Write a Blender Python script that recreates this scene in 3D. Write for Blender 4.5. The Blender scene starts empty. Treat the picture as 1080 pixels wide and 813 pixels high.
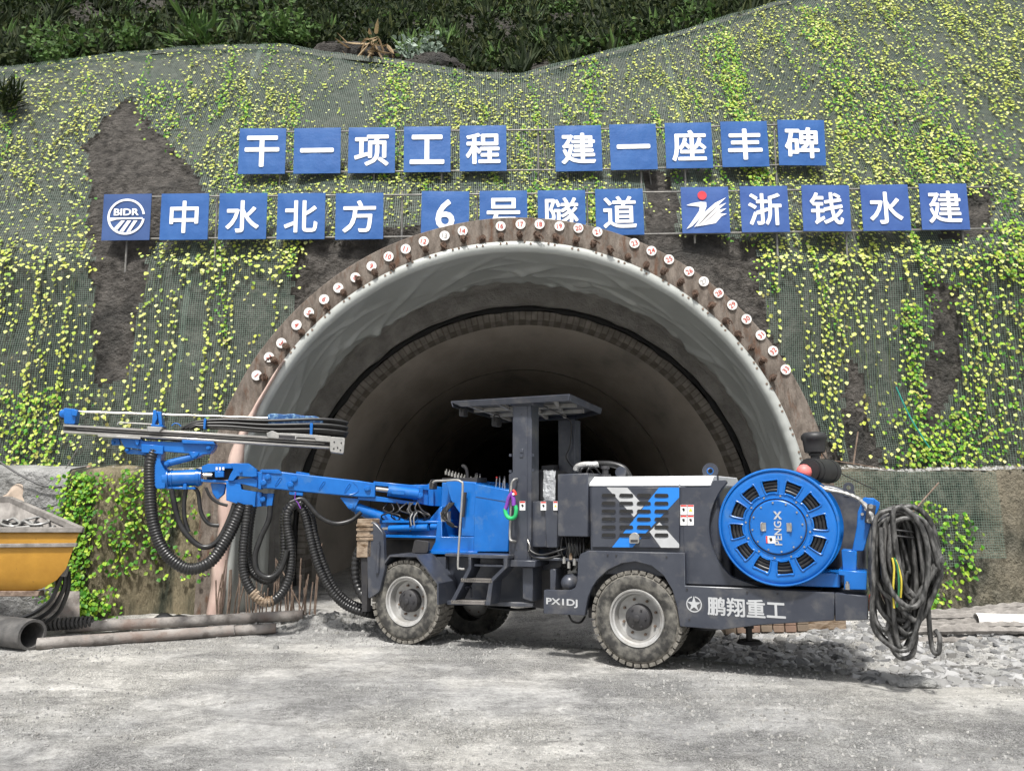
import bpy, bmesh, math, random
from mathutils import Vector, Matrix, noise
R = math.radians
rnd = random.Random(7)
sc = bpy.context.scene
COL = sc.collection

# ------------------------------------------------------------------ camera, world, sun, exposure
F = 816.0; PITCH = R(7.93); CAMH = 1.7
cam = bpy.data.cameras.new('camera'); cam.sensor_width = 36; cam.sensor_fit = 'HORIZONTAL'
cam.lens = 36 * F / 1080; cam.clip_end = 500; cam.clip_start = 0.05
camo = bpy.data.objects.new('camera', cam); COL.objects.link(camo)
camo.location = (0, 0, CAMH); camo.rotation_euler = (R(90) + PITCH, 0, 0)
sc.camera = camo
SUN_EL, SUN_AZ = R(62), R(190)          # azimuth measured clockwise from +Y: the sun stands high, to the left behind the camera
w = bpy.data.worlds.new('World'); sc.world = w; w.use_nodes = True
nt = w.node_tree; nt.nodes.clear()
sky = nt.nodes.new('ShaderNodeTexSky'); sky.sky_type = 'NISHITA'; sky.sun_disc = False
sky.sun_elevation = SUN_EL; sky.sun_rotation = SUN_AZ; sky.air_density = 1.0; sky.dust_density = 4.0
hs = nt.nodes.new('ShaderNodeHueSaturation'); hs.inputs['Saturation'].default_value = 0.25
bg = nt.nodes.new('ShaderNodeBackground'); bg.inputs['Strength'].default_value = 0.125
wo = nt.nodes.new('ShaderNodeOutputWorld')
nt.links.new(sky.outputs[0], hs.inputs['Color']); nt.links.new(hs.outputs[0], bg.inputs[0]); nt.links.new(bg.outputs[0], wo.inputs[0])
sl = bpy.data.lights.new('sun', 'SUN'); sl.energy = 3.6; sl.angle = R(5); sl.color = (1, .97, .92)
slo = bpy.data.objects.new('sun', sl); COL.objects.link(slo)
sd = Vector((math.sin(SUN_AZ) * math.cos(SUN_EL), math.cos(SUN_AZ) * math.cos(SUN_EL), math.sin(SUN_EL)))
slo.rotation_euler = sd.to_track_quat('Z', 'Y').to_euler(); slo.location = (-6, -8, 25)
sc.view_settings.view_transform = 'Standard'; sc.view_settings.look = 'None'
sc.view_settings.exposure = 0.55; sc.view_settings.gamma = 1; sc.view_settings.use_curve_mapping = False
sc.cycles.max_bounces = 8; sc.cycles.transparent_max_bounces = 8; sc.cycles.diffuse_bounces = 6
sc.cycles.glossy_bounces = 2; sc.cycles.caustics_reflective = False; sc.cycles.caustics_refractive = False
try:
    sc.cycles.use_denoising = True
except Exception: pass

# ------------------------------------------------------------------ geometry of sight lines used to survey the place
def ray(px, py):
    a = (px - 540) / F; b = -(py - 406.5) / F
    return Vector((a, math.cos(PITCH) - b * math.sin(PITCH), math.sin(PITCH) + b * math.cos(PITCH)))
CO = Vector((0, 0, CAMH))
def onY(px, py, Y):
    r = ray(px, py); return CO + r * (Y / r.y)
def onG(px, py, z=0):
    r = ray(px, py); return CO + r * ((z - CAMH) / r.z)
def project(p):
    d = p - CO; f = d.y * math.cos(PITCH) + d.z * math.sin(PITCH); u = -d.y * math.sin(PITCH) + d.z * math.cos(PITCH)
    if f < .1: return (-9999, -9999)
    return (540 + F * d.x / f, 406.5 - F * u / f)
class Plane:
    """vertical plane through point o with horizontal direction d (towards image right); n points away from the camera"""
    def __init__(s, o, d):
        s.o = Vector(o); s.d = Vector((d[0], d[1], 0)).normalized(); s.n = Vector((-s.d.y, s.d.x, 0))
        if s.n.y < 0: s.n = -s.n
    def at(s, px, py, off=0.0):
        r = ray(px, py); o = s.o + s.n * off
        t = (o - CO).dot(s.n) / r.dot(s.n)
        return CO + r * t
A = onG(672, 704); B_ = onG(427, 679)
MD = (A - B_).normalized()                 # machine's rearward direction
MP = Plane(A, MD); MN = MP.n               # near side plane of the machine
BP = Plane((-1.0, 9.95, 0), (3.4, .75))    # plane of the swung boom

# ------------------------------------------------------------------ materials
def mat(name, col, rough=.6, metal=0., col2=None, var=.18, scale=5., detail=6, lo=.35, hi=.65, bump=0., bscale=40., spec=.5,
        stretch=(1, 1, 1), col3=None, scale3=1.5, lo3=.5, hi3=.65, island=None, trans=0, brick=None, bdist=.01):
    m = bpy.data.materials.new(name); m.use_nodes = True
    t = m.node_tree; N = t.nodes; L = t.links
    b = N['Principled BSDF']; b.inputs['Roughness'].default_value = rough; b.inputs['Metallic'].default_value = metal
    b.inputs['Specular IOR Level'].default_value = spec
    tc = N.new('ShaderNodeTexCoord'); mp = N.new('ShaderNodeMapping'); mp.inputs['Scale'].default_value = stretch
    L.new(tc.outputs['Object'], mp.inputs[0])
    def noise_(s, d=detail, r=.6):
        n = N.new('ShaderNodeTexNoise'); n.inputs['Scale'].default_value = s; n.inputs['Detail'].default_value = d
        n.inputs['Roughness'].default_value = r; L.new(mp.outputs[0], n.inputs['Vector']); return n
    def mr(src, a, bb):
        r = N.new('ShaderNodeMapRange'); r.inputs[1].default_value = a; r.inputs[2].default_value = bb; L.new(src, r.inputs[0]); return r.outputs[0]
    def mix(f, c1, c2, mode='MIX'):
        x = N.new('ShaderNodeMix'); x.data_type = 'RGBA'; x.blend_type = mode
        for s_, c in ((6, c1), (7, c2)):
            if isinstance(c, (tuple, list)): x.inputs[s_].default_value = (*c[:3], 1)
            else: L.new(c, x.inputs[s_])
        if isinstance(f, float): x.inputs[0].default_value = f
        else: L.new(f, x.inputs[0])
        return x.outputs[2]
    c1 = tuple(max(0, v * (1 - var)) for v in col) ; c2 = col2 if col2 else tuple(min(1, v * (1 + var)) for v in col)
    n = noise_(scale)
    c = mix(mr(n.outputs[0], lo, hi), c1 if not col2 else col, c2)
    if col3:
        n3 = noise_(scale3, 5); c = mix(mr(n3.outputs[0], lo3, hi3), c, col3)
    if island:
        g = N.new('ShaderNodeNewGeometry'); rp = N.new('ShaderNodeValToRGB'); rp.color_ramp.elements[0].color = (*island[0], 1)
        rp.color_ramp.elements[1].color = (*island[-1], 1)
        for i, q in enumerate(island[1:-1]):
            e = rp.color_ramp.elements.new((i + 1) / (len(island) - 1)); e.color = (*q, 1)
        L.new(g.outputs['Random Per Island'], rp.inputs[0]); c = rp.outputs[0]
    if brick:
        bt = N.new('ShaderNodeTexBrick'); L.new(tc.outputs['UV'], bt.inputs['Vector']); bt.inputs['Scale'].default_value = brick
        bt.inputs['Mortar Size'].default_value = .03; bt.inputs['Color1'].default_value = (1, 1, 1, 1); bt.inputs['Color2'].default_value = (.9, .9, .9, 1)
        bt.inputs['Mortar'].default_value = (.62, .6, .57, 1)
        c = mix(1.0, c, bt.outputs[0], 'MULTIPLY')
    L.new(c, b.inputs['Base Color'])
    if bump:
        n2 = noise_(bscale, 5, .65); bp = N.new('ShaderNodeBump'); bp.inputs['Strength'].default_value = bump; bp.inputs['Distance'].default_value = bdist
        L.new(n2.outputs[0], bp.inputs['Height']); L.new(bp.outputs[0], b.inputs['Normal'])
    if trans:
        out = N['Material Output']; tr = N.new('ShaderNodeBsdfTranslucent'); L.new(c, tr.inputs[0]); ms = N.new('ShaderNodeMixShader')
        ms.inputs[0].default_value = trans; L.new(b.outputs[0], ms.inputs[1]); L.new(tr.outputs[0], ms.inputs[2]); L.new(ms.outputs[0], out.inputs[0])
    return m
def grid_net(name, col, cell, wire, flat):
    m = bpy.data.materials.new(name); m.use_nodes = True; t = m.node_tree; N = t.nodes; L = t.links
    b = N['Principled BSDF']; b.inputs['Base Color'].default_value = (*col, 1); b.inputs['Roughness'].default_value = .6
    tc = N.new('ShaderNodeTexCoord'); sx = N.new('ShaderNodeSeparateXYZ'); L.new(tc.outputs['UV'], sx.inputs[0])
    fac = None
    for ax, cl in ((0, cell), (1, cell * 1.15)):
        d = N.new('ShaderNodeMath'); d.operation = 'DIVIDE'; d.inputs[1].default_value = cl; L.new(sx.outputs[ax], d.inputs[0])
        fr = N.new('ShaderNodeMath'); fr.operation = 'FRACT'; L.new(d.outputs[0], fr.inputs[0])
        lt = N.new('ShaderNodeMath'); lt.operation = 'LESS_THAN'; lt.inputs[1].default_value = wire; L.new(fr.outputs[0], lt.inputs[0])
        if fac is None: fac = lt.outputs[0]
        else:
            mx = N.new('ShaderNodeMath'); mx.operation = 'MAXIMUM'; L.new(fac, mx.inputs[0]); L.new(lt.outputs[0], mx.inputs[1]); fac = mx.outputs[0]
    L.new(fac, b.inputs['Alpha'])
    return m

M = {}
M['shotcrete'] = mat('shotcrete', (.055, .051, .047), .95, col2=(.15, .138, .126), scale=6, detail=9, bump=1.0, bscale=13, bdist=.22, col3=(.05, .05, .048), scale3=.5, spec=.2)
M['lowwall'] = mat('ochre_concrete', (.17, .15, .10), .95, col2=(.32, .27, .18), scale=1.6, bump=1, bscale=22, bdist=.06, stretch=(2.2, 1, .5), col3=(.05, .055, .04), scale3=1.1, lo3=.48, hi3=.6, spec=.2)
M['mosswall'] = mat('mossy_concrete', (.04, .044, .034), .95, col2=(.16, .155, .125), scale=7, lo=.4, hi=.62, bump=1, bscale=16, bdist=.14, stretch=(1.2, 1, .8), col3=(.26, .23, .17), scale3=.45, lo3=.5, hi3=.62, spec=.2)
M['greyrock'] = mat('grey_rock', (.19, .19, .188), .95, col2=(.36, .36, .35), scale=1.5, bump=1, bscale=5, bdist=.15, col3=(.16, .16, .15), scale3=.8)
M['ringcon'] = mat('ring_concrete', (.10, .080, .065), .9, col2=(.225, .19, .16), scale=5, detail=9, bump=.9, bscale=26, bdist=.02, col3=(.12, .065, .04), scale3=3.5, lo3=.54, hi3=.68, stretch=(2.5, 1, .8))
M['oldcon'] = mat('tunnel_shotcrete', (.24, .23, .21), .95, col2=(.40, .385, .36), scale=2.5, bump=.9, bscale=14, bdist=.05)
M['lining'] = mat('lining_concrete', (.46, .41, .35), .75, col2=(.62, .565, .50), scale=1.2, bump=.25, bscale=25, bdist=.01, col3=(.34, .31, .27), scale3=.6, stretch=(1, .35, 1))
M['band'] = mat('lining_edge', (.20, .18, .155), .9, col2=(.34, .31, .27), scale=5, bump=.8, bscale=20, bdist=.03, brick=1.0)
M['membrane'] = mat('membrane_sheet', (.36, .375, .355), .30, col2=(.43, .445, .425), scale=1.2, bump=.15, bscale=3, bdist=.03, spec=.5)
M['felt'] = mat('pink_felt', (.50, .36, .31), .95, col2=(.58, .45, .39), scale=4, bump=.4, bscale=50)
M['rust'] = mat('rust', (.11, .075, .055), .9, col2=(.24, .18, .14), scale=14, bump=.6, bscale=50)
M['stubrust'] = mat('dark_rust', (.055, .035, .025), .9, col2=(.13, .08, .055), scale=14, bump=.6, bscale=50)
M['blackrub'] = mat('black_rubber', (.018, .018, .019), .5, col2=(.03, .03, .032), scale=8)
M['hose'] = mat('hose_rubber', (.010, .010, .011), .36, col2=(.026, .026, .026), scale=9, spec=.5)
M['gap'] = mat('gap_black', (.012, .012, .012), .8, bump=.6, bscale=30)
M['plate'] = mat('number_white', (.78, .76, .73), .6, var=.06)
M['redink'] = mat('red_ink', (.5, .05, .03), .6)
M['greyink'] = mat('faded_ink', (.35, .33, .32), .6)
M['signblue'] = mat('sign_blue', (.012, .080, .28), .40, col2=(.030, .115, .34), scale=2, bump=.4, bscale=3.5, bdist=.03)
M['signblue2'] = mat('sign_blue_violet', (.028, .078, .27), .40, col2=(.05, .115, .33), scale=2, bump=.4, bscale=3.5, bdist=.03)
M['white'] = mat('sign_white', (.85, .86, .88), .55, var=.04)
M['signred'] = mat('sign_red', (.6, .04, .06), .5)
M['pipegrey'] = mat('steel_pipe', (.13, .13, .13), .6, .4, col2=(.26, .25, .23), scale=6)
M['machgrey'] = mat('machine_grey', (.036, .041, .056), .32, col2=(.052, .058, .074), scale=3.5, bump=.06, bscale=120, col3=(.125, .122, .12), scale3=4.5, lo3=.52, hi3=.78)
M['machdark'] = mat('machine_dark', (.022, .022, .026), .6, col2=(.04, .038, .038), scale=8)
M['blue'] = mat('machine_blue', (.004, .112, .41), .26, col2=(.010, .145, .50), scale=3.5, bump=.05, bscale=90, col3=(.06, .17, .38), scale3=6, lo3=.56, hi3=.8)
M['decalblue'] = mat('decal_blue', (.015, .19, .62), .4, var=.05)
M['decalgrey'] = mat('decal_grey', (.44, .45, .46), .45, var=.08)
M['hoodwhite'] = mat('hood_white', (.72, .74, .76), .35, var=.06, bump=.03)
M['chrome'] = mat('bare_steel', (.62, .6, .57), .28, .9, col2=(.45, .43, .4), scale=9, stretch=(1, 1, 5))
M['dulsteel'] = mat('dull_steel', (.30, .30, .29), .5, .5, col2=(.42, .41, .39), scale=12)
M['tyre'] = mat('muddy_tyre', (.09, .084, .074), .9, col2=(.235, .22, .19), scale=22, detail=9, lo=.30, hi=.70, bump=.7, bscale=40, bdist=.02)
M['tyreshade'] = mat('shaded_tyre', (.022, .021, .020), .85, col2=(.10, .095, .08), scale=8, bump=.7, bscale=40)  # far-side tyres: the shade behind the rig is put into this darker colour
M['rim'] = mat('rim_silver', (.48, .48, .47), .42, .35, col2=(.33, .32, .30), scale=7)
M['wood'] = mat('weathered_wood', (.17, .12, .08), .9, col2=(.34, .27, .20), scale=10, bump=.7, bscale=30, stretch=(1, 1, 3), col3=(.1, .06, .03), scale3=6)
M['yellow'] = mat('bucket_yellow', (.36, .18, .02), .5, col2=(.46, .24, .03), scale=3, bump=.1, col3=(.16, .08, .02), scale3=6, lo3=.62, hi3=.7)
M['dustmetal'] = mat('dusty_metal', (.13, .12, .11), .8, col2=(.30, .28, .26), scale=5, bump=.4, bscale=30)
M['ground'] = None
M['pipe_rust'] = mat('pipe_rusty', (.11, .095, .085), .85, col2=(.33, .31, .29), scale=6, bump=.7, bscale=40, col3=(.17, .13, .11), scale3=3)
M['concrete_pipe'] = mat('dark_pipe', (.05, .05, .05), .8, col2=(.13, .125, .12), scale=5, bump=.5)
M['cable'] = mat('cable_rubber', (.024, .024, .023), .45, col2=(.17, .167, .162), scale=8, lo=.42, hi=.70, stretch=(3, 3, 1))
M['plastic'] = mat('clear_wrap', (.62, .64, .66), .2, col2=(.35, .36, .38), scale=14, bump=1, bscale=25, bdist=.03)
M['seat'] = mat('black_seat', (.03, .03, .033), .55)
M['purple'] = mat('purple_webbing', (.17, .04, .32), .7)
M['green'] = mat('green_webbing', (.02, .40, .13), .7)
M['pink'] = mat('pink_plastic', (.72, .17, .16), .5)
M['ywire'] = mat('yellow_wire', (.55, .45, .05), .5)
M['gwire'] = mat('green_wire', (.03, .16, .06), .5)
M['redtail'] = mat('red_reflector', (.5, .03, .03), .4)
M['glass'] = mat('lamp_glass', (.10, .105, .11), .15, spec=.8)
M['sticker'] = mat('sticker_white', (.78, .78, .78), .5, var=.03)
M['stickred'] = mat('sticker_red', (.6, .03, .02), .5)
M['stickyel'] = mat('sticker_yellow', (.75, .55, .03), .5)
M['ink'] = mat('ink_black', (.02, .02, .02), .6)
YG = [(.50, .58, .07), (.66, .70, .20), (.36, .48, .05), (.74, .75, .33), (.20, .35, .04), (.58, .62, .12), (.30, .27, .10)]
M['ivy'] = mat('ivy_leaves', (.4, .5, .1), .5, island=YG, trans=.25, spec=.3)
M['ivylow'] = mat('ivy_leaves_green', (.2, .4, .1), .5, island=[(.05, .20, .015), (.16, .38, .025), (.38, .54, .05), (.08, .27, .02), (.03, .12, .015), (.5, .60, .09)], trans=.25, spec=.3)
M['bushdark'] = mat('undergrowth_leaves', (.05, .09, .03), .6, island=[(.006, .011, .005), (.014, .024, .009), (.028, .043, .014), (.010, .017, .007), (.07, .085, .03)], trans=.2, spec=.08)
M['fern'] = mat('fern_leaves', (.1, .2, .04), .6, spec=.15, island=[(.03, .07, .018), (.07, .13, .035), (.12, .20, .055)], trans=.25)
M['pale'] = mat('pale_leaves', (.2, .26, .2), .55, island=[(.14, .20, .15), (.24, .31, .25), (.30, .37, .30)], trans=.2)
M['dry'] = mat('dry_leaves', (.3, .22, .12), .8, island=[(.25, .17, .09), (.38, .29, .17)], trans=.2)
M['stem'] = mat('vine_stem', (.07, .10, .035), .8)
M['soil'] = mat('hill_soil', (.02, .018, .014), .95, col2=(.04, .036, .028), scale=2, bump=1, bscale=6, bdist=.1)
M['net'] = grid_net('green_net', (.13, .19, .15), .034, .125, 0)
M['stone'] = mat('pale_stone', (.4, .4, .39), .9, island=[(.16, .16, .155), (.26, .26, .25), (.36, .355, .34), (.21, .205, .19)], bump=.4)
M['slate'] = mat('slate_rubble', (.5, .5, .5), .85, island=[(.08, .082, .085), (.20, .20, .20), (.38, .38, .38), (.14, .137, .13), (.27, .27, .265)], bump=.6)
def ground_mat():
    m = mat('gravel_ground', (.36, .357, .35), .95, col2=(.45, .445, .432), scale=1.1, detail=9, lo=.40, hi=.60, spec=.15,
            col3=(.56, .545, .51), scale3=.32, lo3=.45, hi3=.60)
    t = m.node_tree; N = t.nodes; L = t.links; b = N['Principled BSDF']
    src = b.inputs['Base Color'].links[0].from_socket
    tc = N.new('ShaderNodeTexCoord')
    def nn(s, d, r, stretch=None, dist=0):
        v = N.new('ShaderNodeTexNoise'); v.inputs['Scale'].default_value = s; v.inputs['Detail'].default_value = d; v.inputs['Roughness'].default_value = r
        v.inputs['Distortion'].default_value = dist
        if stretch:
            mp = N.new('ShaderNodeMapping'); mp.inputs['Scale'].default_value = stretch; mp.inputs['Rotation'].default_value = (0, 0, .5); L.new(tc.outputs['Object'], mp.inputs[0]); L.new(mp.outputs[0], v.inputs['Vector'])
        else: L.new(tc.outputs['Object'], v.inputs['Vector'])
        return v.outputs[0]
    def rng(x, a, bb, c, d):
        r = N.new('ShaderNodeMapRange'); r.inputs[1].default_value = a; r.inputs[2].default_value = bb; r.inputs[3].default_value = c; r.inputs[4].default_value = d; L.new(x, r.inputs[0]); return r.outputs[0]
    def mul(a, c):
        x = N.new('ShaderNodeMath'); x.operation = 'MULTIPLY'; L.new(a, x.inputs[0]); L.new(c, x.inputs[1]); return x.outputs[0]
    fine = rng(nn(95, 4, .8), .38, .62, .30, 1.65)
    patchy = rng(nn(.8, 9, .72), .44, .56, .25, 1)         # where loose grit shows rather than trodden silt
    mixf = N.new('ShaderNodeMix'); mixf.data_type = 'FLOAT'; L.new(patchy, mixf.inputs[0]); mixf.inputs[2].default_value = 1.0; L.new(fine, mixf.inputs[3])
    mid = rng(nn(14, 8, .8), .36, .64, .74, 1.24); vor = N.new('ShaderNodeTexVoronoi'); vor.inputs['Scale'].default_value = 38; L.new(tc.outputs['Object'], vor.inputs['Vector'])
    k = mul(mul(mul(mixf.outputs[0], mid), rng(patchy, 0, 1, 1.08, .88)), rng(nn(2.2, 8, .7, (.25, 2.2, 1), .4), .36, .6, .80, 1.08))
    vm = N.new('ShaderNodeVectorMath'); vm.operation = 'SCALE'; L.new(src, vm.inputs[0]); L.new(k, vm.inputs['Scale']); L.new(vm.outputs[0], b.inputs['Base Color'])
    h1 = mul(nn(30, 9, .8), rng(patchy, 0, 1, .35, 1.0)); h2 = rng(vor.outputs['Distance'], 0, .7, .25, 0); ad = N.new('ShaderNodeMath'); L.new(h1, ad.inputs[0]); L.new(mul(h2, patchy), ad.inputs[1])
    bp = N.new('ShaderNodeBump'); bp.inputs['Strength'].default_value = 1; bp.inputs['Distance'].default_value = .06; L.new(ad.outputs[0], bp.inputs['Height']); L.new(bp.outputs[0], b.inputs['Normal'])
    return m
M['ground'] = ground_mat()

# ------------------------------------------------------------------ mesh builder
class MB:
    def __init__(s): s.v = []; s.f = []; s.uv = {}
    def add(s, vs, fs):
        k = len(s.v); s.v += [Vector(v) for v in vs]; s.f += [[i + k for i in f] for f in fs]
    def box(s, c, ex, ey, ez):
        c, ex, ey, ez = map(Vector, (c, ex, ey, ez)); vs = []
        for k in (-1, 1):
            for j in (-1, 1):
                for i in (-1, 1): vs.append(c + ex * i + ey * j + ez * k)
        s.add(vs, [(0, 2, 3, 1), (4, 5, 7, 6), (0, 1, 5, 4), (2, 6, 7, 3), (0, 4, 6, 2), (1, 3, 7, 5)]); return s
    def prism(s, pts, vec):
        n = len(pts); vec = Vector(vec); a = [Vector(p) for p in pts]
        s.add(a + [p + vec for p in a], [list(range(n))[::-1], list(range(n, 2 * n))] + [(i, (i + 1) % n, n + (i + 1) % n, n + i) for i in range(n)]); return s
    def tube(s, pts, r, n=8, ribs=0, closed=False, amp=.14):
        pts = [Vector(p) for p in pts]
        if len(pts) > 2 or ribs: pts = smooth_path(pts, ribs, closed)
        m = len(pts); rr = r if callable(r) else (lambda t: r); up = None; vs = []
        for i, p in enumerate(pts):
            if closed: t = (pts[(i + 1) % m] - pts[i - 1])
            else: t = (pts[min(i + 1, m - 1)] - pts[max(i - 1, 0)])
            t = t.normalized() if t.length > 1e-9 else Vector((0, 0, 1))
            if up is None:
                up = Vector((0, 0, 1)) if abs(t.z) < .9 else Vector((0, 1, 0))
            x = t.cross(up).normalized(); up = x.cross(t).normalized()
            q = rr(i / (m - 1)) * (1 + (amp if (ribs and (i // 2) % 2) else 0))
            for k in range(n):
                a = 2 * math.pi * k / n; vs.append(p + x * math.cos(a) * q + up * math.sin(a) * q)
        fs = []
        for i in range(m if closed else m - 1):
            j = (i + 1) % m
            for k in range(n): fs.append((i * n + k, i * n + (k + 1) % n, j * n + (k + 1) % n, j * n + k))
        if not closed: fs += [list(range(n))[::-1], list(range((m - 1) * n, m * n))]
        s.add(vs, fs); return s
    def cyl(s, a, b, r, n=16, r2=None):
        r2 = r if r2 is None else r2; return s.tube([a, b], lambda t: r + (r2 - r) * t, n)
    def lathe(s, prof, o, ax, n=48, closed=False):
        o = Vector(o); ax = Vector(ax).normalized(); x = ax.orthogonal().normalized(); y = ax.cross(x); vs = []; m = len(prof)
        for i in range(n):
            a = 2 * math.pi * i / n; d = x * math.cos(a) + y * math.sin(a)
            for r, h in prof: vs.append(o + d * r + ax * h)
        fs = []
        for i in range(n):
            j = (i + 1) % n
            for k in range(m if closed else m - 1):
                l = (k + 1) % m; fs.append((i * m + k, j * m + k, j * m + l, i * m + l))
        s.add(vs, fs); return s
    def build(s, name, m, parent=None, bevel=0., smooth=40, seg=1, noderm=False):
        me = bpy.data.meshes.new(name); M0 = wm(parent).inverted() if parent else Matrix()
        me.from_pydata([M0 @ v for v in s.v], [], s.f)
        bm = bmesh.new(); bm.from_mesh(me)
        if not noderm: bmesh.ops.recalc_face_normals(bm, faces=bm.faces)
        bm.to_mesh(me); bm.free()
        if smooth:
            me.shade_smooth(); me.set_sharp_from_angle(angle=R(smooth))
        if m: me.materials.append(m)
        o = bpy.data.objects.new(name, me); COL.objects.link(o)
        if parent: o.parent = parent
        if bevel:
            b = o.modifiers.new('bevel', 'BEVEL'); b.width = bevel; b.segments = seg; b.limit_method = 'ANGLE'; b.angle_limit = R(35); b.harden_normals = False
        return o
WM = {}
def wm(o):
    m = o.matrix_basis.copy(); 
    while o.parent: o = o.parent; m = o.matrix_basis @ m
    return m
def smooth_path(pts, ribs=0, closed=False):
    n = len(pts); out = []; segs = n if closed else n - 1
    for i in range(segs):
        if closed: p = [pts[(i + k - 1) % n] for k in range(4)]
        else: p = [pts[max(i - 1, 0)], pts[i], pts[i + 1], pts[min(i + 2, n - 1)]]
        L = (p[2] - p[1]).length
        st = max(2, int(L / ribs)) if ribs else max(4, min(14, int(L / .03)))
        for k in range(st):
            t = k / st; t2 = t * t; t3 = t2 * t
            out.append(.5 * ((2 * p[1]) + (-p[0] + p[2]) * t + (2 * p[0] - 5 * p[1] + 4 * p[2] - p[3]) * t2 + (-p[0] + 3 * p[1] - 3 * p[2] + p[3]) * t3))
    if not closed: out.append(pts[-1])
    return out
def tag(o, label=None, cat=None, group=None, kind=None):
    if label: o['label'] = label
    if cat: o['category'] = cat
    if group: o['group'] = group
    if kind: o['kind'] = kind
    return o
def empty(name, loc, label, cat, group=None, rot=None):
    o = bpy.data.objects.new(name, None); COL.objects.link(o); o.location = loc; o.empty_display_size = .2
    if rot: o.rotation_euler = rot
    return tag(o, label, cat, group)
def text_mesh(s, size, bold=.0, ext=.003):
    c = bpy.data.curves.new('txt', 'FONT'); c.body = s; c.size = size; c.align_x = 'CENTER'; c.align_y = 'CENTER'
    c.resolution_u = 3
    o = bpy.data.objects.new('txt', c); COL.objects.link(o)
    bpy.context.view_layer.update(); dg = bpy.context.evaluated_depsgraph_get()
    src = bpy.data.meshes.new_from_object(o.evaluated_get(dg)); bpy.data.objects.remove(o); bpy.data.curves.remove(c)
    pv = [v.co.copy() for v in src.vertices]; pf = [list(p.vertices) for p in src.polygons]; bpy.data.meshes.remove(src)
    xs = [v.x for v in pv]; ys = [v.y for v in pv]; cx, cy = (min(xs) + max(xs)) / 2, (min(ys) + max(ys)) / 2
    vs, fs = [], []; b = bold * size
    offs = [(0, 0)] if not bold else [(0, 0)] + [(b * math.cos(R(a)), b * math.sin(R(a))) for a in range(0, 360, 45)]
    for k, (dx, dy) in enumerate(offs):                 # a heavier stroke: the same letter laid again around itself, a hair apart
        n = len(vs); vs += [(p.x - cx + dx, p.y - cy + dy, ext + .0002 * k) for p in pv]; fs += [[i + n for i in f] for f in pf]
    me = bpy.data.meshes.new('letters'); me.from_pydata(vs, [], fs)
    me['w'] = max(xs) - min(xs) + 2 * b; me['h'] = max(ys) - min(ys) + 2 * b
    return me
def put_text(name, s, size, m, parent, pos, xdir, bold=0., ext=.003, updir=(0, 0, 1), width=None, height=None):
    """letters as a thin raised mesh facing the camera side; xdir = reading direction"""
    me = text_mesh(s, size, bold, ext); X = Vector(xdir).normalized(); Y = Vector(updir).normalized(); Z = X.cross(Y)
    kx = width / me['w'] if width else 1; ky = height / me['h'] if height else (kx if width else 1)
    if height and not width: kx = ky
    T = Matrix.Translation(pos) @ Matrix((X, Y, Z)).transposed().to_4x4()
    M0 = wm(parent).inverted() if parent else Matrix()
    for v in me.vertices: v.co = M0 @ T @ Vector((v.co.x * kx, v.co.y * ky, v.co.z))
    me.materials.clear(); me.materials.append(m)
    o = bpy.data.objects.new(name, me); COL.objects.link(o); o.parent = parent
    return o
# ================================================================== THE SETTING
def nz(x, y, z=0, s=1.): return noise.noise(Vector((x * s, y * s, z * s)))
def fbm(x, y, z=0, s=1., o=4):
    v = 0; a = 1; 
    for i in range(o): v += a * noise.noise(Vector((x * s + 7 * i, y * s, z * s))); s *= 2.1; a *= .5
    return v
def vloc(x, y):
    d = Vector((x, y, 0)) - A; return (d.dot(MD), d.dot(MN))      # (rearward, across)
def gz(x, y):
    u, v = vloc(x, y)
    z = -.20 * math.exp(-((v - 1.75) / .75) ** 2) * (1 / (1 + math.exp((abs(u + .8) - 3.6) * 2)))   # wheel ruts on the far side of the machine
    for cx_, cy_, r0 in ((7, -7, 11.6), (7, -7, 13.2), (-9, -4, 11.0), (-9, -4, 12.5)):
        q = math.hypot(x - cx_, y - cy_) - r0
        if abs(q) < .6: z += -.026 * math.exp(-(q / .13) ** 2) + .016 * math.exp(-((abs(q) - .24) / .08) ** 2)
    if -3 < y < 16: z += .016 * fbm(x, y, 0, .8, 4) + .007 * fbm(x, y, 3, 5, 2)
    u0 = min(1, max(0, (x - 2.6) / 2.2)) * min(1, max(0, (y - 7.6) / 1.5)); z += u0 * (.05 + .07 * fbm(x, y, 9, 1.6, 4))    # rubble on the right
    l0 = min(1, max(0, (-x - .3) / 2)) * min(1, max(0, (y - 9.3) / 1.)); z += l0 * (.03 + .04 * fbm(x, y, 5, 1.9, 3))
    ml = math.exp(-((x + 2.1) / .8) ** 2 - ((y - 10.3) / .5) ** 2) * .10; return z + ml * (1 + .5 * nz(x, y, 0, 4))
def axis(lo, hi, f0, f1, st):
    a = [f0 + i * st for i in range(int((f1 - f0) / st) + 1)]; q = st
    while a[-1] < hi: q *= 1.35; a.append(a[-1] + q)
    q = st
    while a[0] > lo: q *= 1.35; a.insert(0, a[0] - q)
    return a
g = MB(); xs = axis(-90, 90, -8.5, 8.5, .065); ys = axis(-60, 75, 3.6, 12.6, .065); nx = len(xs)
g.v = [Vector((x, y, gz(x, y))) for y in ys for x in xs]
g.f = [(j * nx + i, j * nx + i + 1, (j + 1) * nx + i + 1, (j + 1) * nx + i) for j in range(len(ys) - 1) for i in range(nx - 1)]
tag(g.build('ground', M['ground'], smooth=180), kind='structure')

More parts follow.
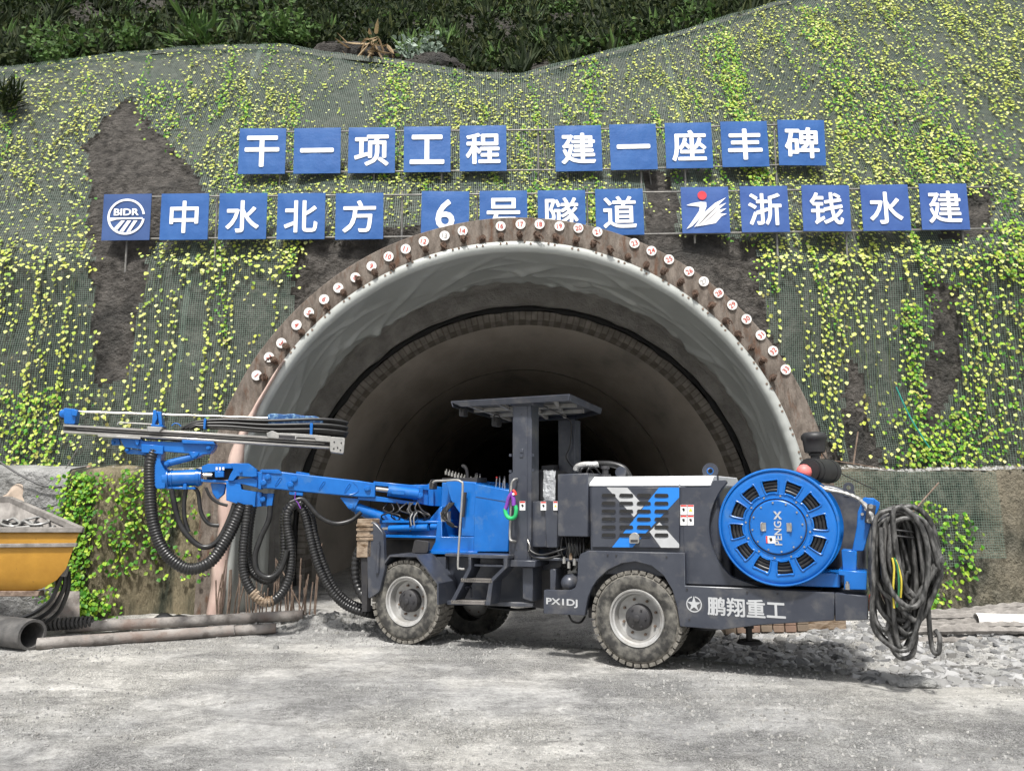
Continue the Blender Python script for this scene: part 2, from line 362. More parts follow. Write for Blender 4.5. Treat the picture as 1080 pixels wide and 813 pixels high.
# ---- the slope above and beside the portal: depth of its face as a function of (x, z)
def S(x, z):
    y = 11.55 + .10 * (min(z, 5.3) - 2)
    if z > 5.3:
        t = z - 5.3; y += .34 * t + .22 * t * t / (t + 1.6)
    y += .16 * nz(x, z, 1, .35) + .07 * nz(x, z, 4, 1.1)
    if abs(x) > 7: y -= .10 * (abs(x) - 7) ** 1.3 if z < 9 else .10 * (abs(x) - 7) ** 1.3 * max(0, 1 - (z - 9) / 6)
    return y
def hitS(px, py):
    r = ray(px, py); lo, hi = 10., 40.
    for _ in range(40):
        m = (lo + hi) / 2; p = CO + r * (m / r.y)
        if p.y < S(p.x, p.z): lo = m
        else: hi = m
    return CO + r * (lo / r.y)
crest = [hitS(px, py) for px, py in ((-420, 95), (-150, 85), (0, 73), (100, 61), (200, 50), (300, 48), (345, 57), (420, 65), (500, 78), (550, 80), (620, 61), (700, 39), (790, 12), (830, 0), (950, -45), (1300, -150), (1700, -200))]
crest.sort(key=lambda p: p.x)
def zc(x):
    if x <= crest[0].x: return crest[0].z
    for a, b in zip(crest, crest[1:]):
        if a.x <= x <= b.x: return a.z + (b.z - a.z) * (x - a.x) / (b.x - a.x)
    return crest[-1].z
def inpoly(x, y, P):
    c = False; j = len(P) - 1
    for i in range(len(P)):
        if (P[i][1] > y) != (P[j][1] > y) and x < (P[j][0] - P[i][0]) * (y - P[i][1]) / (P[j][1] - P[i][1]) + P[i][0]: c = not c
        j = i
    return c
# bare patches of the slope where no net hangs (surveyed from the camera, then kept as places on the slope)
BARE = [[(93, 158), (125, 112), (140, 106), (180, 150), (218, 205), (218, 255), (170, 255), (155, 300), (140, 400), (104, 410), (100, 255), (95, 195)],
        [(322, 256), (312, 300), (318, 335), (285, 400), (330, 420), (560, 300), (560, 236), (460, 236)],
        [(560, 300), (560, 240), (640, 240), (686, 246), (800, 256), (797, 300), (812, 350), (824, 385), (850, 430), (905, 520), (800, 470), (700, 400)],
        [(676, 185), (700, 182), (716, 204), (716, 256), (680, 250)],
        [(975, 297), (1010, 303), (1010, 397), (990, 440), (973, 463), (970, 443), (980, 363)],
        [(890, 385), (903, 385), (925, 480), (925, 512), (890, 512)],
        [(985, 222), (1040, 190), (1045, 250), (985, 250)]]
BARE3 = []
for P in BARE: BARE3.append([(q.x, q.z) for q in (hitS(a, b) for a, b in P)])
def bare(x, z):
    x, z = x + .12 * nz(x, z, 3, 2.0) + .05 * nz(x, z, 1, 7), z + .12 * nz(x, z, 8, 2.0) + .05 * nz(x, z, 4, 7)
    return any(inpoly(x, z, P) for P in BARE3)
XC = .095; ZC = 1.26; RI = 4.02; RO = 4.46                      # portal ring
def inring(x, z, r): return abs(x - XC) < r and (z < ZC or math.hypot(x - XC, z - ZC) < r)
st = .085; x0, x1 = -17., 17.; nx = int((x1 - x0) / st) + 1; nzr = 150
sl_ = MB(); idx = {}
def zrow(x, j):
    h = zc(x); return 1.2 + (h - 1.2) * (j / nzr)
for j in range(nzr + 1):
    for i in range(nx):
        x = x0 + i * st; z = zrow(x, j)
        sl_.v.append(Vector((x, S(x, z) + .06 * fbm(x, z, 2, 3.2, 4), z)))
for j in range(nzr):
    for i in range(nx - 1):
        a = j * nx + i; c = (sl_.v[a] + sl_.v[a + nx + 1]) / 2
        if not inring(c.x, c.z, 4.30): sl_.f.append((a, a + 1, a + nx + 1, a + nx))
tag(sl_.build('slope', M['shotcrete'], smooth=60), kind='structure')

# ---- net hung over the slope, three lengths, each with its own sag
def net(name, xa, xb, za, zb, label, off=.045):
    n = MB(); uv = []; s = .075; ni = int((xb - xa) / s) + 1
    rows = 190
    for j in range(rows + 1):
        for i in range(ni):
            x = xa + i * s; h = zc(x) if zb is None else zb; z = za + (h - za) * j / rows
            n.v.append(Vector((x, S(x, z) - off - .03 * (1 + nz(x, z, 11, 1.4)), z)))
            uv.append((x + .12 * nz(x, z, 2, .5), z * 1.0 + .12 * nz(x, z, 5, .5)))
    for j in range(rows):
        for i in range(ni - 1):
            a = j * ni + i; c = (n.v[a] + n.v[a + ni + 1]) / 2
            if not bare(c.x, c.z) and not inring(c.x, c.z, RO - .03): n.f.append((a, a + 1, a + ni + 1, a + ni))
    o = n.build(name, M['net'], smooth=60); me = o.data; L = me.uv_layers.new(name='UVMap')
    for lp in me.loops:
        q = uv[lp.vertex_index]; L.data[lp.index].uv = (q[0], q[1] * 1.2)
    # remove loose vertices
    bm = bmesh.new(); bm.from_mesh(me); bmesh.ops.delete(bm, geom=[v for v in bm.verts if not v.link_faces], context='VERTS'); bm.to_mesh(me); bm.free()
    return tag(o, label, 'net')
net('erosion_net', -16.5, -5.0, 2.0, None, 'green erosion net with yellow ivy hanging on the slope left of the bare triangle')
net('erosion_net', -5.1, 3.15, 2.0, None, 'green erosion net stretched over the slope above the tunnel mouth and behind the signs', .062)
net('erosion_net', 3.05, 16.5, 2.0, None, 'green erosion net on the right part of the slope with a long bare dark patch')

# ---- hillside with undergrowth behind the crest
def HY(x, t): return S(x, zc(x)) + .12 + t
def HZ(x, t): return zc(x) - .18 + t * (.86 + .1 * nz(x, t, 0, .3)) + .22 * fbm(x, t, 6, .6, 3) * min(1, t * 2)
h = MB(); ni = 90; nj = 30
for j in range(nj):
    for i in range(ni):
        x = -26 + 52 * i / (ni - 1); t = -.3 + 22 * (j / (nj - 1)) ** 1.6; h.v.append(Vector((x, HY(x, t), HZ(x, max(t, 0)))))
h.f = [(j * ni + i, j * ni + i + 1, (j + 1) * ni + i + 1, (j + 1) * ni + i) for j in range(nj - 1) for i in range(ni - 1)]
tag(h.build('hill', M['soil'], smooth=180), kind='structure')

LEAF = ((0, 0, 0), (.5, .42, .10), (.34, .85, .06), (0, 1.15, -.05), (-.34, .85, .06), (-.5, .42, .10))
def leaf(mb, p, n, up, s, shape=LEAF):
    n = n.normalized(); r = up.cross(n)
    if r.length < 1e-4: r = Vector((1, 0, 0))
    r.normalize(); u = n.cross(r); k = len(mb.v)
    for a, b, c in shape: mb.v.append(p + r * (a * s) + u * (b * s) + n * (c * s))
    mb.f.append((k, k + 1, k + 2, k + 3)); mb.f.append((k, k + 3, k + 4, k + 5))
BLADE = ((0, 0, 0), (.10, .3, 0), (.09, 1.0, .15), (0, 1.6, .35), (-.09, 1.0, .15), (-.10, .3, 0))
def rdir(k=1., up=0.):
    v = Vector((rnd.gauss(0, 1), rnd.gauss(0, 1), rnd.gauss(0, 1) + up)); return v.normalized() * k

# ---- ivy: countless leaves along hanging runners
iv = MB(); ivg = MB(); vst = MB()
def onwall(x, z, off=.09): return Vector((x, S(x, z) - off - rnd.random() * .05, z))
def ok(x, z, m=0.0): return z < zc(x) - .05 and z > 2.05 and not bare(x + rnd.gauss(0, .10), z + rnd.gauss(0, .10)) and not inring(x, z, RO + .05)
stems = MB()
def runner(P, r=.004):
    if len(P) > 2:
        k = len(stems.v)
        for q in P: stems.v += [q + Vector((-r, 0, 0)), q + Vector((r, -.004, 0))]
        stems.f += [(k + 2 * i, k + 2 * i + 1, k + 2 * i + 3, k + 2 * i + 2) for i in range(len(P) - 1)]
x = -9.5
while x < 9.5:                                                   # lower slope: beaded columns
    x += rnd.uniform(.05, .13)
    top = rnd.uniform(4.6, 6.4); bot = rnd.choice((2.1, 2.1, 2.3, rnd.uniform(2.2, 4.5))); z = top; cx = x; SP = []
    dens = max(0., .62 + .9 * nz(x, 0, 5, .9))
    if rnd.random() > dens: continue
    gap = rnd.uniform(.07, .13); blob = rnd.random() < .3
    while z > bot:
        z -= gap * rnd.uniform(.6, 1.5); cx += rnd.gauss(0, .010)
        if ok(cx, z): SP.append(onwall(cx, z, .075))
        else: runner(SP); SP = []
        if nz(cx, z, 2, .8) < -.32: continue
        if ok(cx, z): leaf(iv, onwall(cx + rnd.choice((-1, 1)) * rnd.uniform(.01, .035), z), Vector((rnd.gauss(0, .3), -1, rnd.gauss(.45, .3))), Vector((rnd.gauss(0, .35), 0, -1)), rnd.uniform(.035, .068))
    runner(SP)
n = 0
cl_ = []
for _ in range(7600):
    cl_.append((rnd.uniform(-12, 12), rnd.uniform(5.2, 13.8)))
for x_, z_ in cl_:                                               # runners on the upper slope carry their leaves in strings
    if rnd.random() > .44 + .9 * fbm(x_, z_, 5, .45, 2) or not ok(x_, z_): continue
    SP = []; x = x_; z = z_; dx = rnd.gauss(.02, .05)
    for q in range(rnd.randint(4, 13)):
        z -= rnd.uniform(.05, .12); x += dx + rnd.gauss(0, .02)
        if z < 5.3 or not ok(x, z): break
        SP.append(onwall(x, z, .07))
        leaf(iv, onwall(x + rnd.choice((-1, 1)) * .025, z, .08), Vector((rnd.gauss(0, .35), -1, rnd.gauss(.9, .35))), Vector((rnd.gauss(0, .5), 0, -1)), rnd.uniform(.026, .058) * (1.15 if x_ > 5 else 1))
    runner(SP)
while n < 30000:                                                 # upper slope: a dense carpet
    x = rnd.uniform(-12, 12); z = rnd.uniform(5.2, 13.8)
    if z < 5.35 + .25 * nz(x, 0, 0, 1) and rnd.random() < .5: continue
    d = .60 + .75 * fbm(x * 1.0 + z * .35, z, 3, .55, 3)
    if z < 6.3: d += .15
    if x > 4.6: d *= .50 + .3 * (z > 9)
    if x < -5.3 and z < 8: d *= .8
    n += 1
    if rnd.random() > d or not ok(x, z): continue
    leaf(iv, onwall(x, z, .08), Vector((rnd.gauss(0, .35), -1, rnd.gauss(.9, .35))), Vector((rnd.gauss(0, .5), 0, -1)), rnd.uniform(.026, .056))
for _ in range(900):                                            # fringe at the lip of the sign bench
    x = rnd.uniform(-9.3, 9.3); z = 5.30 + rnd.gauss(0, .22)
    if ok(x, z): leaf(iv, onwall(x, z, .10), Vector((rnd.gauss(0, .4), -1, .7)), Vector((rnd.gauss(0, .5), 0, -1)), rnd.uniform(.045, .08))
for _ in range(2800):                                           # stray leaves between the columns
    x = rnd.uniform(-9.3, 9.3); z = rnd.uniform(2.1, 5.6)
    if rnd.random() < .45 + .9 * fbm(x, z, 6, .7, 2) and ok(x, z): leaf(iv, onwall(x, z, .07), Vector((rnd.gauss(0, .35), -1, rnd.gauss(.5, .3))), Vector((rnd.gauss(0, .5), 0, -1)), rnd.uniform(.035, .065))
# greener strands on the far right and far left
for xs_, z0_, z1_, cnt, wd in ((6.15, 2.2, 4.7, 420, .20), (6.9, 2.1, 5.2, 380, .5), (6.4, 2.05, 3.0, 330, .7), (7.6, 5., 9.5, 700, .55), (4.2, 6.5, 11., 700, .25), (6.3, 8, 12, 600, .4), (-7.2, 2.1, 3.3, 300, .5), (8.0, 2.1, 6, 700, .6), (-2.2, 7, 10.5, 420, .25), (-6.5, 6, 9.5, 500, .6), (.9, 6.1, 6.8, 350, .7), (1.5, 8, 10.5, 260, .2)):
    for _ in range(cnt):
        x = rnd.gauss(xs_, wd * .6); z = rnd.uniform(z0_, z1_)
        if ok(x, z): leaf(ivg if rnd.random() < .75 else iv, onwall(x, z, .12), Vector((rnd.gauss(0, .4), -1, rnd.gauss(.5, .3))), Vector((rnd.gauss(0, .5), 0, -1)), rnd.uniform(.035, .065))
for _ in range(55):                                             # greener strings running down among the yellow ones
    x = rnd.uniform(-9.5, 9.5); z = rnd.uniform(5.0, 12); L_ = rnd.randint(10, 45)
    for q in range(L_):
        z -= .05; x += rnd.gauss(.006, .014)
        if ok(x, z):
            for _q in (0, 1): leaf(ivg, onwall(x + rnd.gauss(0, .05), z, .10), Vector((rnd.gauss(0, .4), -1, rnd.gauss(.6, .3))), Vector((rnd.gauss(0, .5), 0, -1)), rnd.uniform(.03, .055))
tag(stems.build('ivy_runners', M['stem'], smooth=0, noderm=True), 'thin green ivy runners hanging down over the net', 'ivy', kind='stuff')
tag(iv.build('ivy', M['ivy'], smooth=0, noderm=True), 'yellow green ivy leaves spotting the netted slope', 'ivy', kind='stuff')

# ---- lower walls left and right of the portal, rough sprayed concrete with a ledge on top
def LW(x, z, side):
    b = 10.98 if side < 0 else 10.95
    y = b + .06 * (z) + .10 * nz(x, z * .25, 3, 1.5) + .05 * nz(x, z * .3, 7, 4)
    if side < 0 and x < -5.0: y -= .25 * min(1, (-5.0 - x) * 1.5)        # grey buttress further left
    return y
def lowwall(name, xa, xb, top, side, m, label):
    mb = MB(); s = .06; ni = int((xb - xa) / s) + 1; zs = [-.35 + (top + .35) * j / 42 for j in range(43)]
    rows = [[Vector((xa + i * s, LW(xa + i * s, z, side) + .022 * fbm(xa + i * s, z, 3, 6, 3), z)) for i in range(ni)] for z in zs]
    tz = lambda x: .06 * nz(x, 0, 3, 1.3)
    for r in rows:
        for q in r: q.z += tz(q.x) * max(0, q.z) / top
    rows.append([Vector((q.x, q.y + .05, q.z + .04)) for q in rows[-1]])
    rows.append([Vector((q.x, S(q.x, 2.1) + .15, q.z + .10 + .04 * nz(q.x, 1, 0, 3))) for q in rows[-1]])
    rows.append([Vector((q.x, q.y + .4, -.35)) for q in rows[-1]])
    mb.v = [q for r in rows for q in r]
    mb.f = [(j * ni + i, j * ni + i + 1, (j + 1) * ni + i + 1, (j + 1) * ni + i) for j in range(len(rows) - 1) for i in range(ni - 1)]
    for e in (0, ni - 1): mb.f.append([j * ni + e for j in range(len(rows))])
    o = mb.build(name, m, smooth=60); return tag(o, label, 'wall')
lowwall('retaining_wall', -6.15, -4.22, 1.98, -1, M['lowwall'], 'ochre stained low concrete wall with ivy, left of the tunnel mouth')
lowwall('retaining_wall', -13.5, -6.16, 2.0, -1, M['greyrock'], 'grey sprayed concrete wall behind the yellow bucket')
lowwall('retaining_wall', 4.38, 13.5, 1.98, 1, M['mosswall'], 'mossy low concrete wall right of the tunnel mouth behind the hanging cable')

def lownet(xa, xb, za, zb):
    n = MB(); s = .08; ni = int((xb - xa) / s) + 1; nj = 24; uv = []
    for j in range(nj + 1):
        for i in range(ni):
            x = xa + i * s; z = za + (zb - za) * j / nj + .25 * nz(x, 0, 0, .8) * (j == 0); n.v.append(Vector((x, LW(x, z, 1) - .035 - .03 * (1 + nz(x, z, 11, 1.4)), z))); uv.append((x, z * 1.1))
    n.f = [(j * ni + i, j * ni + i + 1, (j + 1) * ni + i + 1, (j + 1) * ni + i) for j in range(nj) for i in range(ni - 1)]
    o = n.build('erosion_net', M['net'], smooth=60); L = o.data.uv_layers.new(name='UVMap')
    for lp in o.data.loops: L.data[lp.index].uv = uv[lp.vertex_index]
    tag(o, 'strip of green net hanging over the low mossy wall on the right', 'net')
lownet(4.5, 6.9, .75, 2.0)
# ivy falls on the low walls
def fall(cx, w0, w1, zt, zb, cnt, side, mbs, bush=0):
    for _ in range(cnt):
        t = rnd.random(); z = zt + (zb - zt) * t; x = cx + rnd.gauss(0, (w0 + (w1 - w0) * t) * .5)
        y = LW(x, z, side) - .06 - rnd.random() * (.07 + bush * t * t)
        leaf(rnd.choice(mbs), Vector((x, y, z)), Vector((rnd.gauss(0, .5), -1, rnd.gauss(.5, .4))), Vector((rnd.gauss(0, .6), 0, -1)), rnd.uniform(.035, .066))
fall(-5.95, .32, .38, 2.0, .15, 1000, -1, (ivg, ivg, ivg))
fall(-5.35, .25, .25, 2.05, .6, 260, -1, (ivg,))
fall(-5.0, .30, .20, 2.05, .9, 150, -1, (ivg,))
fall(-4.75, .7, .6, 2.05, .5, 140, -1, (ivg,))
fall(-5.75, .30, .35, .45, .0, 500, -1, (ivg,), .25)
fall(5.75, .30, .45, 1.6, .25, 260, 1, (ivg,)); fall(6.25, .30, .25, 1.45, .5, 110, 1, (ivg,))
fall(5.55, .25, .25, .45, .0, 520, 1, (ivg,), .35)
tag(ivg.build('ivy', M['ivylow'], smooth=0, noderm=True), 'bright green ivy falling over the low walls and edges', 'ivy', kind='stuff')

# crumbs and dry litter lying on the ledges
mb = MB()
for _ in range(1500):
    sd_ = rnd.choice((-1, 1, 1)); x = rnd.uniform(-6.1, -4.3) if sd_ < 0 else rnd.uniform(4.45, 9.5); y = rnd.uniform(11.12, 11.5); s = .008 + .04 * rnd.random() ** 3; c = Vector((x, y, 2.02 + .06 * nz(x, 0, 3, 1.3) + .10 * (y - 11.1)))
    k = 5; B = [c + Vector((math.cos(a) * s * rnd.uniform(.6, 1.2), math.sin(a) * s, 0)) for a in [i * 1.256 for i in range(k)]]; mb.add(B + [c + Vector((0, 0, s * .9))], [(i, (i + 1) % k, k) for i in range(k)])
tag(mb.build('litter', M['stone'], smooth=0, noderm=True), 'crumbled stone and litter along the ledges of the low walls', 'litter', kind='stuff')
# ---- undergrowth on the hill
ug = MB(); ug2 = MB()
for _ in range(3300):
    x = rnd.uniform(-20, 15); t = .25 + 13 * rnd.random() ** 1.5
    if t < 1.3 and (abs(x + 1.8) < 2.6) and rnd.random() < .75: continue
    c = Vector((x, HY(x, t), HZ(x, t))); r = rnd.uniform(.25, .75); k = int(30 + 26 * r)
    kind = rnd.random(); tgt = ug2 if rnd.random() < .05 + .18 * (fbm(x, t, 4, .5, 2) > .15) else ug
    for _ in range(k):
        d = rdir(1, .5); p = c + Vector((d.x * r, d.y * r, abs(d.z) * r * 1.1)) * rnd.uniform(.45, 1)
        if kind < .68: leaf(tgt, p, rdir(1, .3) + Vector((0, -.4, 0)), Vector((rnd.gauss(0, .9), 0, -.6)), rnd.uniform(.05, .13))
        else: leaf(tgt, c + Vector((d.x * r * .3, d.y * r * .3, 0)), Vector((d.x, -abs(d.y) - .3, .25)), Vector((d.x * 1.1, -.3, .55 + rnd.random() * .6)), rnd.uniform(.18, .42), BLADE)
tag(ug.build('undergrowth', M['bushdark'], smooth=0, noderm=True), 'dark dense undergrowth covering the hillside above the net', 'undergrowth', kind='stuff')
tag(ug2.build('undergrowth', M['fern'], smooth=0, noderm=True), 'lighter green ferns and grasses among the dark undergrowth', 'undergrowth', kind='stuff')
def shrub(name, px, py, r, cnt, m, label, cat, shape=LEAF, ls=.09, upk=.5, droop=0, t=None):
    p = hitS(px, py); x = p.x
    base = Vector((x, HY(x, .35), HZ(x, .35))) if t is None else Vector((x, S(x, t) - .1, t))
    root = empty(name, base, label, cat); st_ = MB()
    lf = MB()
    for q in range(9):
        d = rdir(1, 1.3); d.z = abs(d.z); tip = base + d * r * 1.1
        st_.tube([base, base + d * r * .5 + Vector((0, 0, .1)), tip], lambda s: .018 * (1 - .7 * s), 5)
        for _ in range(cnt // 9):
            k = rnd.uniform(.25, 1.05); pp = base + (tip - base) * k + rdir(r * .28)
            leaf(lf, pp, rdir(1, .5) + Vector((0, -.7, 0)), d * upk + Vector((rnd.gauss(0, .4), 0, -droop + rnd.gauss(0, .3))), ls * rnd.uniform(.7, 1.3), shape)
    st_.build('stem', M['stem'], root); lf.build('foliage', m, root, smooth=0, noderm=True)
shrub('pale_shrub', 438, 55, .62, 420, M['pale'], 'pale grey green shrub on the crest above the upper signs', 'shrub')
shrub('fern', 62, 66, .75, 700, M['fern'], 'feathery green fern spreading over the left end of the crest', 'fern', ls=.08)
shrub('fern', 125, 58, .6, 520, M['fern'], 'broad light green fern beside the left crest of the net', 'fern', ls=.08)
shrub('leafy_shrub', 300, 50, .75, 700, M['fern'], 'mid green leafy shrub at the high point of the net crest', 'shrub', ls=.09)
shrub('leafy_shrub', 345, 55, .6, 450, M['bushdark'], 'dark leafy shrub growing over the bare rock of the crest', 'shrub', ls=.09)
shrub('grass_clump', 205, 50, .65, 260, M['fern'], 'tall bright grass clump standing on the crest', 'grass clump', BLADE, .30, 1.0, .2)
shrub('grass_clump', 388, 55, .5, 90, M['dry'], 'dry straw coloured grass clump drooping over bare rock', 'grass clump', BLADE, .32, .4, .9)
shrub('young_fir', 10, 118, .42, 420, M['bushdark'], 'small dark bushy sapling poking out of the net at the left edge', 'sapling', BLADE, .12, 1., t=hitS(8, 122).z)
# outcrop of bare rock under the shrubs
def rock(name, c, r, m, label, cat='rock', sc_=(1, 1, 1), seed=0, group=None):
    me = bpy.data.meshes.new(name); bm = bmesh.new(); bmesh.ops.create_icosphere(bm, subdivisions=4, radius=1)
    for v in bm.verts:
        p = v.co.copy(); k = 1 + .35 * noise.noise(p * 1.1 + Vector((seed, 0, 0))) + .12 * noise.noise(p * 3.5 + Vector((0, seed, 0)))
        v.co = Vector((p.x * sc_[0], p.y * sc_[1], p.z * sc_[2])) * k * r
    bm.to_mesh(me); bm.free(); me.shade_smooth(); me.set_sharp_from_angle(angle=R(30)); me.materials.append(m)
    o = bpy.data.objects.new(name, me); COL.objects.link(o); o.location = c; return tag(o, label, cat, group)
for k, (px, py, r, sx, lab) in enumerate(((270, 46, .38, 1.5, 'small dark rock on the crest under the leafy shrubs'), (370, 52, .55, 1.9, 'wide slab of bare grey brown rock breaking through the crest'), (450, 66, .5, 1.9, 'sloping bare rock right of the pale shrub'))):
    p = hitS(px, py + 6); rock('rock', Vector((p.x, p.y + .7, p.z + .22)), r, M['shotcrete'], lab, sc_=(sx, 1, .75), seed=k * 3.1)

# ================================================================== TUNNEL
def arc(rad, zc_, cx, n=72, foot=-.3):
    a0 = 0; P = [(cx - rad, foot), (cx - rad, zc_ * .5)] if zc_ > 0 else [(cx - rad, foot)]
    P += [(cx - rad * math.cos(math.pi * i / n), zc_ + rad * math.sin(math.pi * i / n)) for i in range(n + 1)]
    return P + ([(cx + rad, zc_ * .5)] if zc_ > 0 else []) + [(cx + rad, foot)]
def sheet(mb, rows, uvs=None):
    n = len(rows[0]); k = len(mb.v)
    for r in rows: mb.v += r
    mb.f += [(k + j * n + i, k + j * n + i + 1, k + (j + 1) * n + i + 1, k + (j + 1) * n + i) for j in range(len(rows) - 1) for i in range(n - 1)]
def ringsolid(mb, ri, ro, zi, zo, cx, ya, yb, n=96, amp=0.):
    a, b = arc(ri, zi, cx, n), arc(ro, zo, cx, n)
    j = lambda p, y, s: Vector((p[0], y + amp * nz(p[0], p[1], s, 2.5), p[1]))
    m_ = [((p[0] + q[0]) / 2, (p[1] + q[1]) / 2) for p, q in zip(a, b)]
    rows = [[j(p, ya, 1) for p in a], [j(p, ya, 2) for p in m_], [j(p, ya, 3) for p in b], [j(p, yb, 4) for p in b], [j(p, yb, 5) for p in a], [j(p, ya, 1) for p in a]]
    sheet(mb, rows)
portal = empty('tunnel_portal', (XC, 11, 0), 'brown concrete arch ring around the tunnel mouth with numbered discs and stub pipes', 'portal')
mb = MB(); ringsolid(mb, RI, RO, ZC, ZC, XC, 10.94, 11.95, amp=.012); mb.build('concrete_ring', M['ringcon'], portal, bevel=.01)
def ringp(deg, rad, y): return Vector((XC - rad * math.cos(R(deg)), y, ZC + rad * math.sin(R(deg))))
# disc positions measured in the photo: number -> pixel
DISC = {1: (271, 396), 2: (284, 377), 3: (297, 362), 4: (313, 343), 5: (326, 330), 6: (342, 316), 7: (357, 304), 8: (375, 293), 9: (392, 281), 10: (410, 271), 11: (428, 263), 12: (447, 255), 13: (469, 249), 14: (488, 244),
        16: (528, 239), 17: (549, 237), 18: (569, 237), 19: (590, 239), 20: (610, 241), 21: (630, 245), 23: (669, 257), 24: (687, 265), 25: (706, 273), 26: (727, 286), 27: (743, 296), 28: (759, 308), 29: (773, 321), 30: (788, 336), 31: (803, 353), 32: (817, 369), 33: (830, 389)}
def ang_of(px, py):
    p = onY(px, py, 10.93); return math.degrees(math.atan2(p.z - ZC, XC - p.x)), p
angs = {k: ang_of(*v) for k, v in DISC.items()}
for k, (a, p) in angs.items():
    rr_ = math.hypot(p.x - XC, p.z - ZC); rr_ = min(max(rr_, 4.26), 4.40)
    c = ringp(a, rr_, 10.925); d = MB(); d.cyl(c, c + Vector((0, -.012, 0)), .073, 28); plate = d.build('number_disc', M['plate'], portal, bevel=.002, smooth=30)
    tilt = R(90 - a) * .8; X = Vector((math.cos(tilt), 0, -math.sin(tilt))); U = Vector((math.sin(tilt), 0, math.cos(tilt)))
    put_text('number', str(k), .11, M['greyink'] if k in (13, 27) else M['redink'], plate, c + Vector((0, -.015, 0)), X, .012, .001, U, height=.072)
for i in range(33):                                              # stub pipes under the discs
    a = angs[1][0] + (angs[33][0] - angs[1][0]) * i / 32 + rnd.uniform(-.2, .2) + .35
    c = ringp(a, 4.165 + rnd.uniform(-.01, .01), 10.95); tl = Vector((rnd.gauss(0, .02), -rnd.uniform(.10, .16), rnd.gauss(0, .02) + .01)); d = MB()
    d.cyl(c, c + tl, .032, 12); d.cyl(c + tl * .35, c + tl * .55, .050, 8); d.cyl(c + tl * .75, c + tl * .9, .046, 10)
    for q in range(3):
        e = c + tl + Vector((rnd.gauss(0, .025), 0, rnd.gauss(0, .02))); d.tube([c + tl * .8, e, e + Vector((rnd.gauss(0, .03), .01, -.05))], .011, 5)
    d.build('stub_pipe', M['stubrust'], portal)
# ---- waterproof sheet lining the mouth
mem = empty('waterproof_sheet', (XC, 11.2, 0), 'pale grey waterproof sheet draped inside the portal ring and pinned to its edge', 'waterproof sheet')
mb = MB(); rows = []
NS = 220
def ridge(x, y, s): return (1 - min(1, 3.0 * abs(nz(x, y, s, 1)))) ** 1.2
def crease(u, v, s):                                             # straight sharp folds: distance to lines of a slowly turning stripe field
    k = u + .35 * nz(u * .6, v * .6, s, 1); f = abs((k % 1.0) - .5) * 2; return max(0, 1 - f * 3.2) * max(0, min(1, .35 + 1.6 * nz(u * .9, v * 1.7, s + 3, 1)))
PRO = [(4.085, 10.90), (4.08, 10.885), (4.035, 10.866), (3.99, 10.866), (3.955, 10.885), (3.93, 10.925)] + [(3.93 - .004 * q, 10.97 + q * 1.50 / 48) for q in range(49)]
for j, (rad, y) in enumerate(PRO):
    t = max(0, (y - 10.95) / 1.5); z_ = ZC - .12 * t; cx = XC + .08 * t
    rad = rad + .26 * t
    P = arc(rad, z_, cx, 300); row = []
    for i, (x, z) in enumerate(P):
        a = i / len(P) * 14; e = min(1, .10 + t * 2.0) if j > 1 else 0
        wv = (.060 * crease(a * .8 + t * 1.3, t * 1.5, 1) + .045 * crease(a * .55 - t * 1.9, t * 2, 6) + .030 * crease(t * 3.0 + a * .35, a * .4, 9) + .05 * nz(a * .7, t * .8, 9, 1)) * e
        sag = -.08 * max(0, nz(a * .5, 3, 2, 1.6)) * t * (z > 1.5)
        n_ = Vector((cx - x, 0, (z_ - z) if z > z_ else 0)); n_ = n_.normalized() if n_.length > 0 else Vector((0, 0, -1))
        if t > .95: wv += .05 * nz(a * 5, 0, 1, 1)
        row.append(Vector((x, y + .010 * nz(a * 6, 1, 1, 1) * (1 < j < 6), z)) + n_ * wv + Vector((0, 0, sag)))
    rows.append(row)
sheet(mb, rows)
o = mb.build('sheet', M['membrane'], mem, smooth=50)
sm = o.modifiers.new('t', 'SOLIDIFY'); sm.thickness = .008
mb = MB()                                                        # rivets in pairs along the pinned edge
for i in range(64):
    mb = MB(); a = 12 + 156 * i / 63 + (i % 2) * -1.2; c = ringp(a, RI + .035 + rnd.uniform(-.02, .012), 10.875); mb.cyl(c, c + Vector((0, -.016, 0)), .017, 8); mb.build('rivet', M['rust'], mem, smooth=0)
# folded pink felt showing at the left leg
mb = MB(); rows = []
for i in range(60):
    t = i / 59; z = 3.55 * (1 - t) + .02; a = math.asin(min(1, max(0, (z - ZC) / RI))) if z > ZC else 0
    x = XC - RI * math.cos(a) - .06 if z > ZC else XC - RI - .06 - .10 * (1 - z / ZC)
    wd = (.02 + .24 * min(1, t * 2.2)) * (1 + .35 * nz(t * 9, 0, 0, 1)); x += .02 + .05 * nz(t * 5, 3, 0, 1); rows.append([Vector((x - wd * .45, 10.885, z)), Vector((x - wd * .1, 10.80 + .03 * nz(t * 14, 2, 0, 1), z)), Vector((x + wd * .3, 10.80 + .03 * nz(t * 12, 5, 0, 1), z + .02 * nz(t * 20, 1, 0, 1))), Vector((x + wd * .42, 10.90, z))])
sheet(mb, rows); o = mb.build('felt_backing', M['felt'], mem, smooth=180); sm = o.modifiers.new('t', 'SOLIDIFY'); sm.thickness = .01
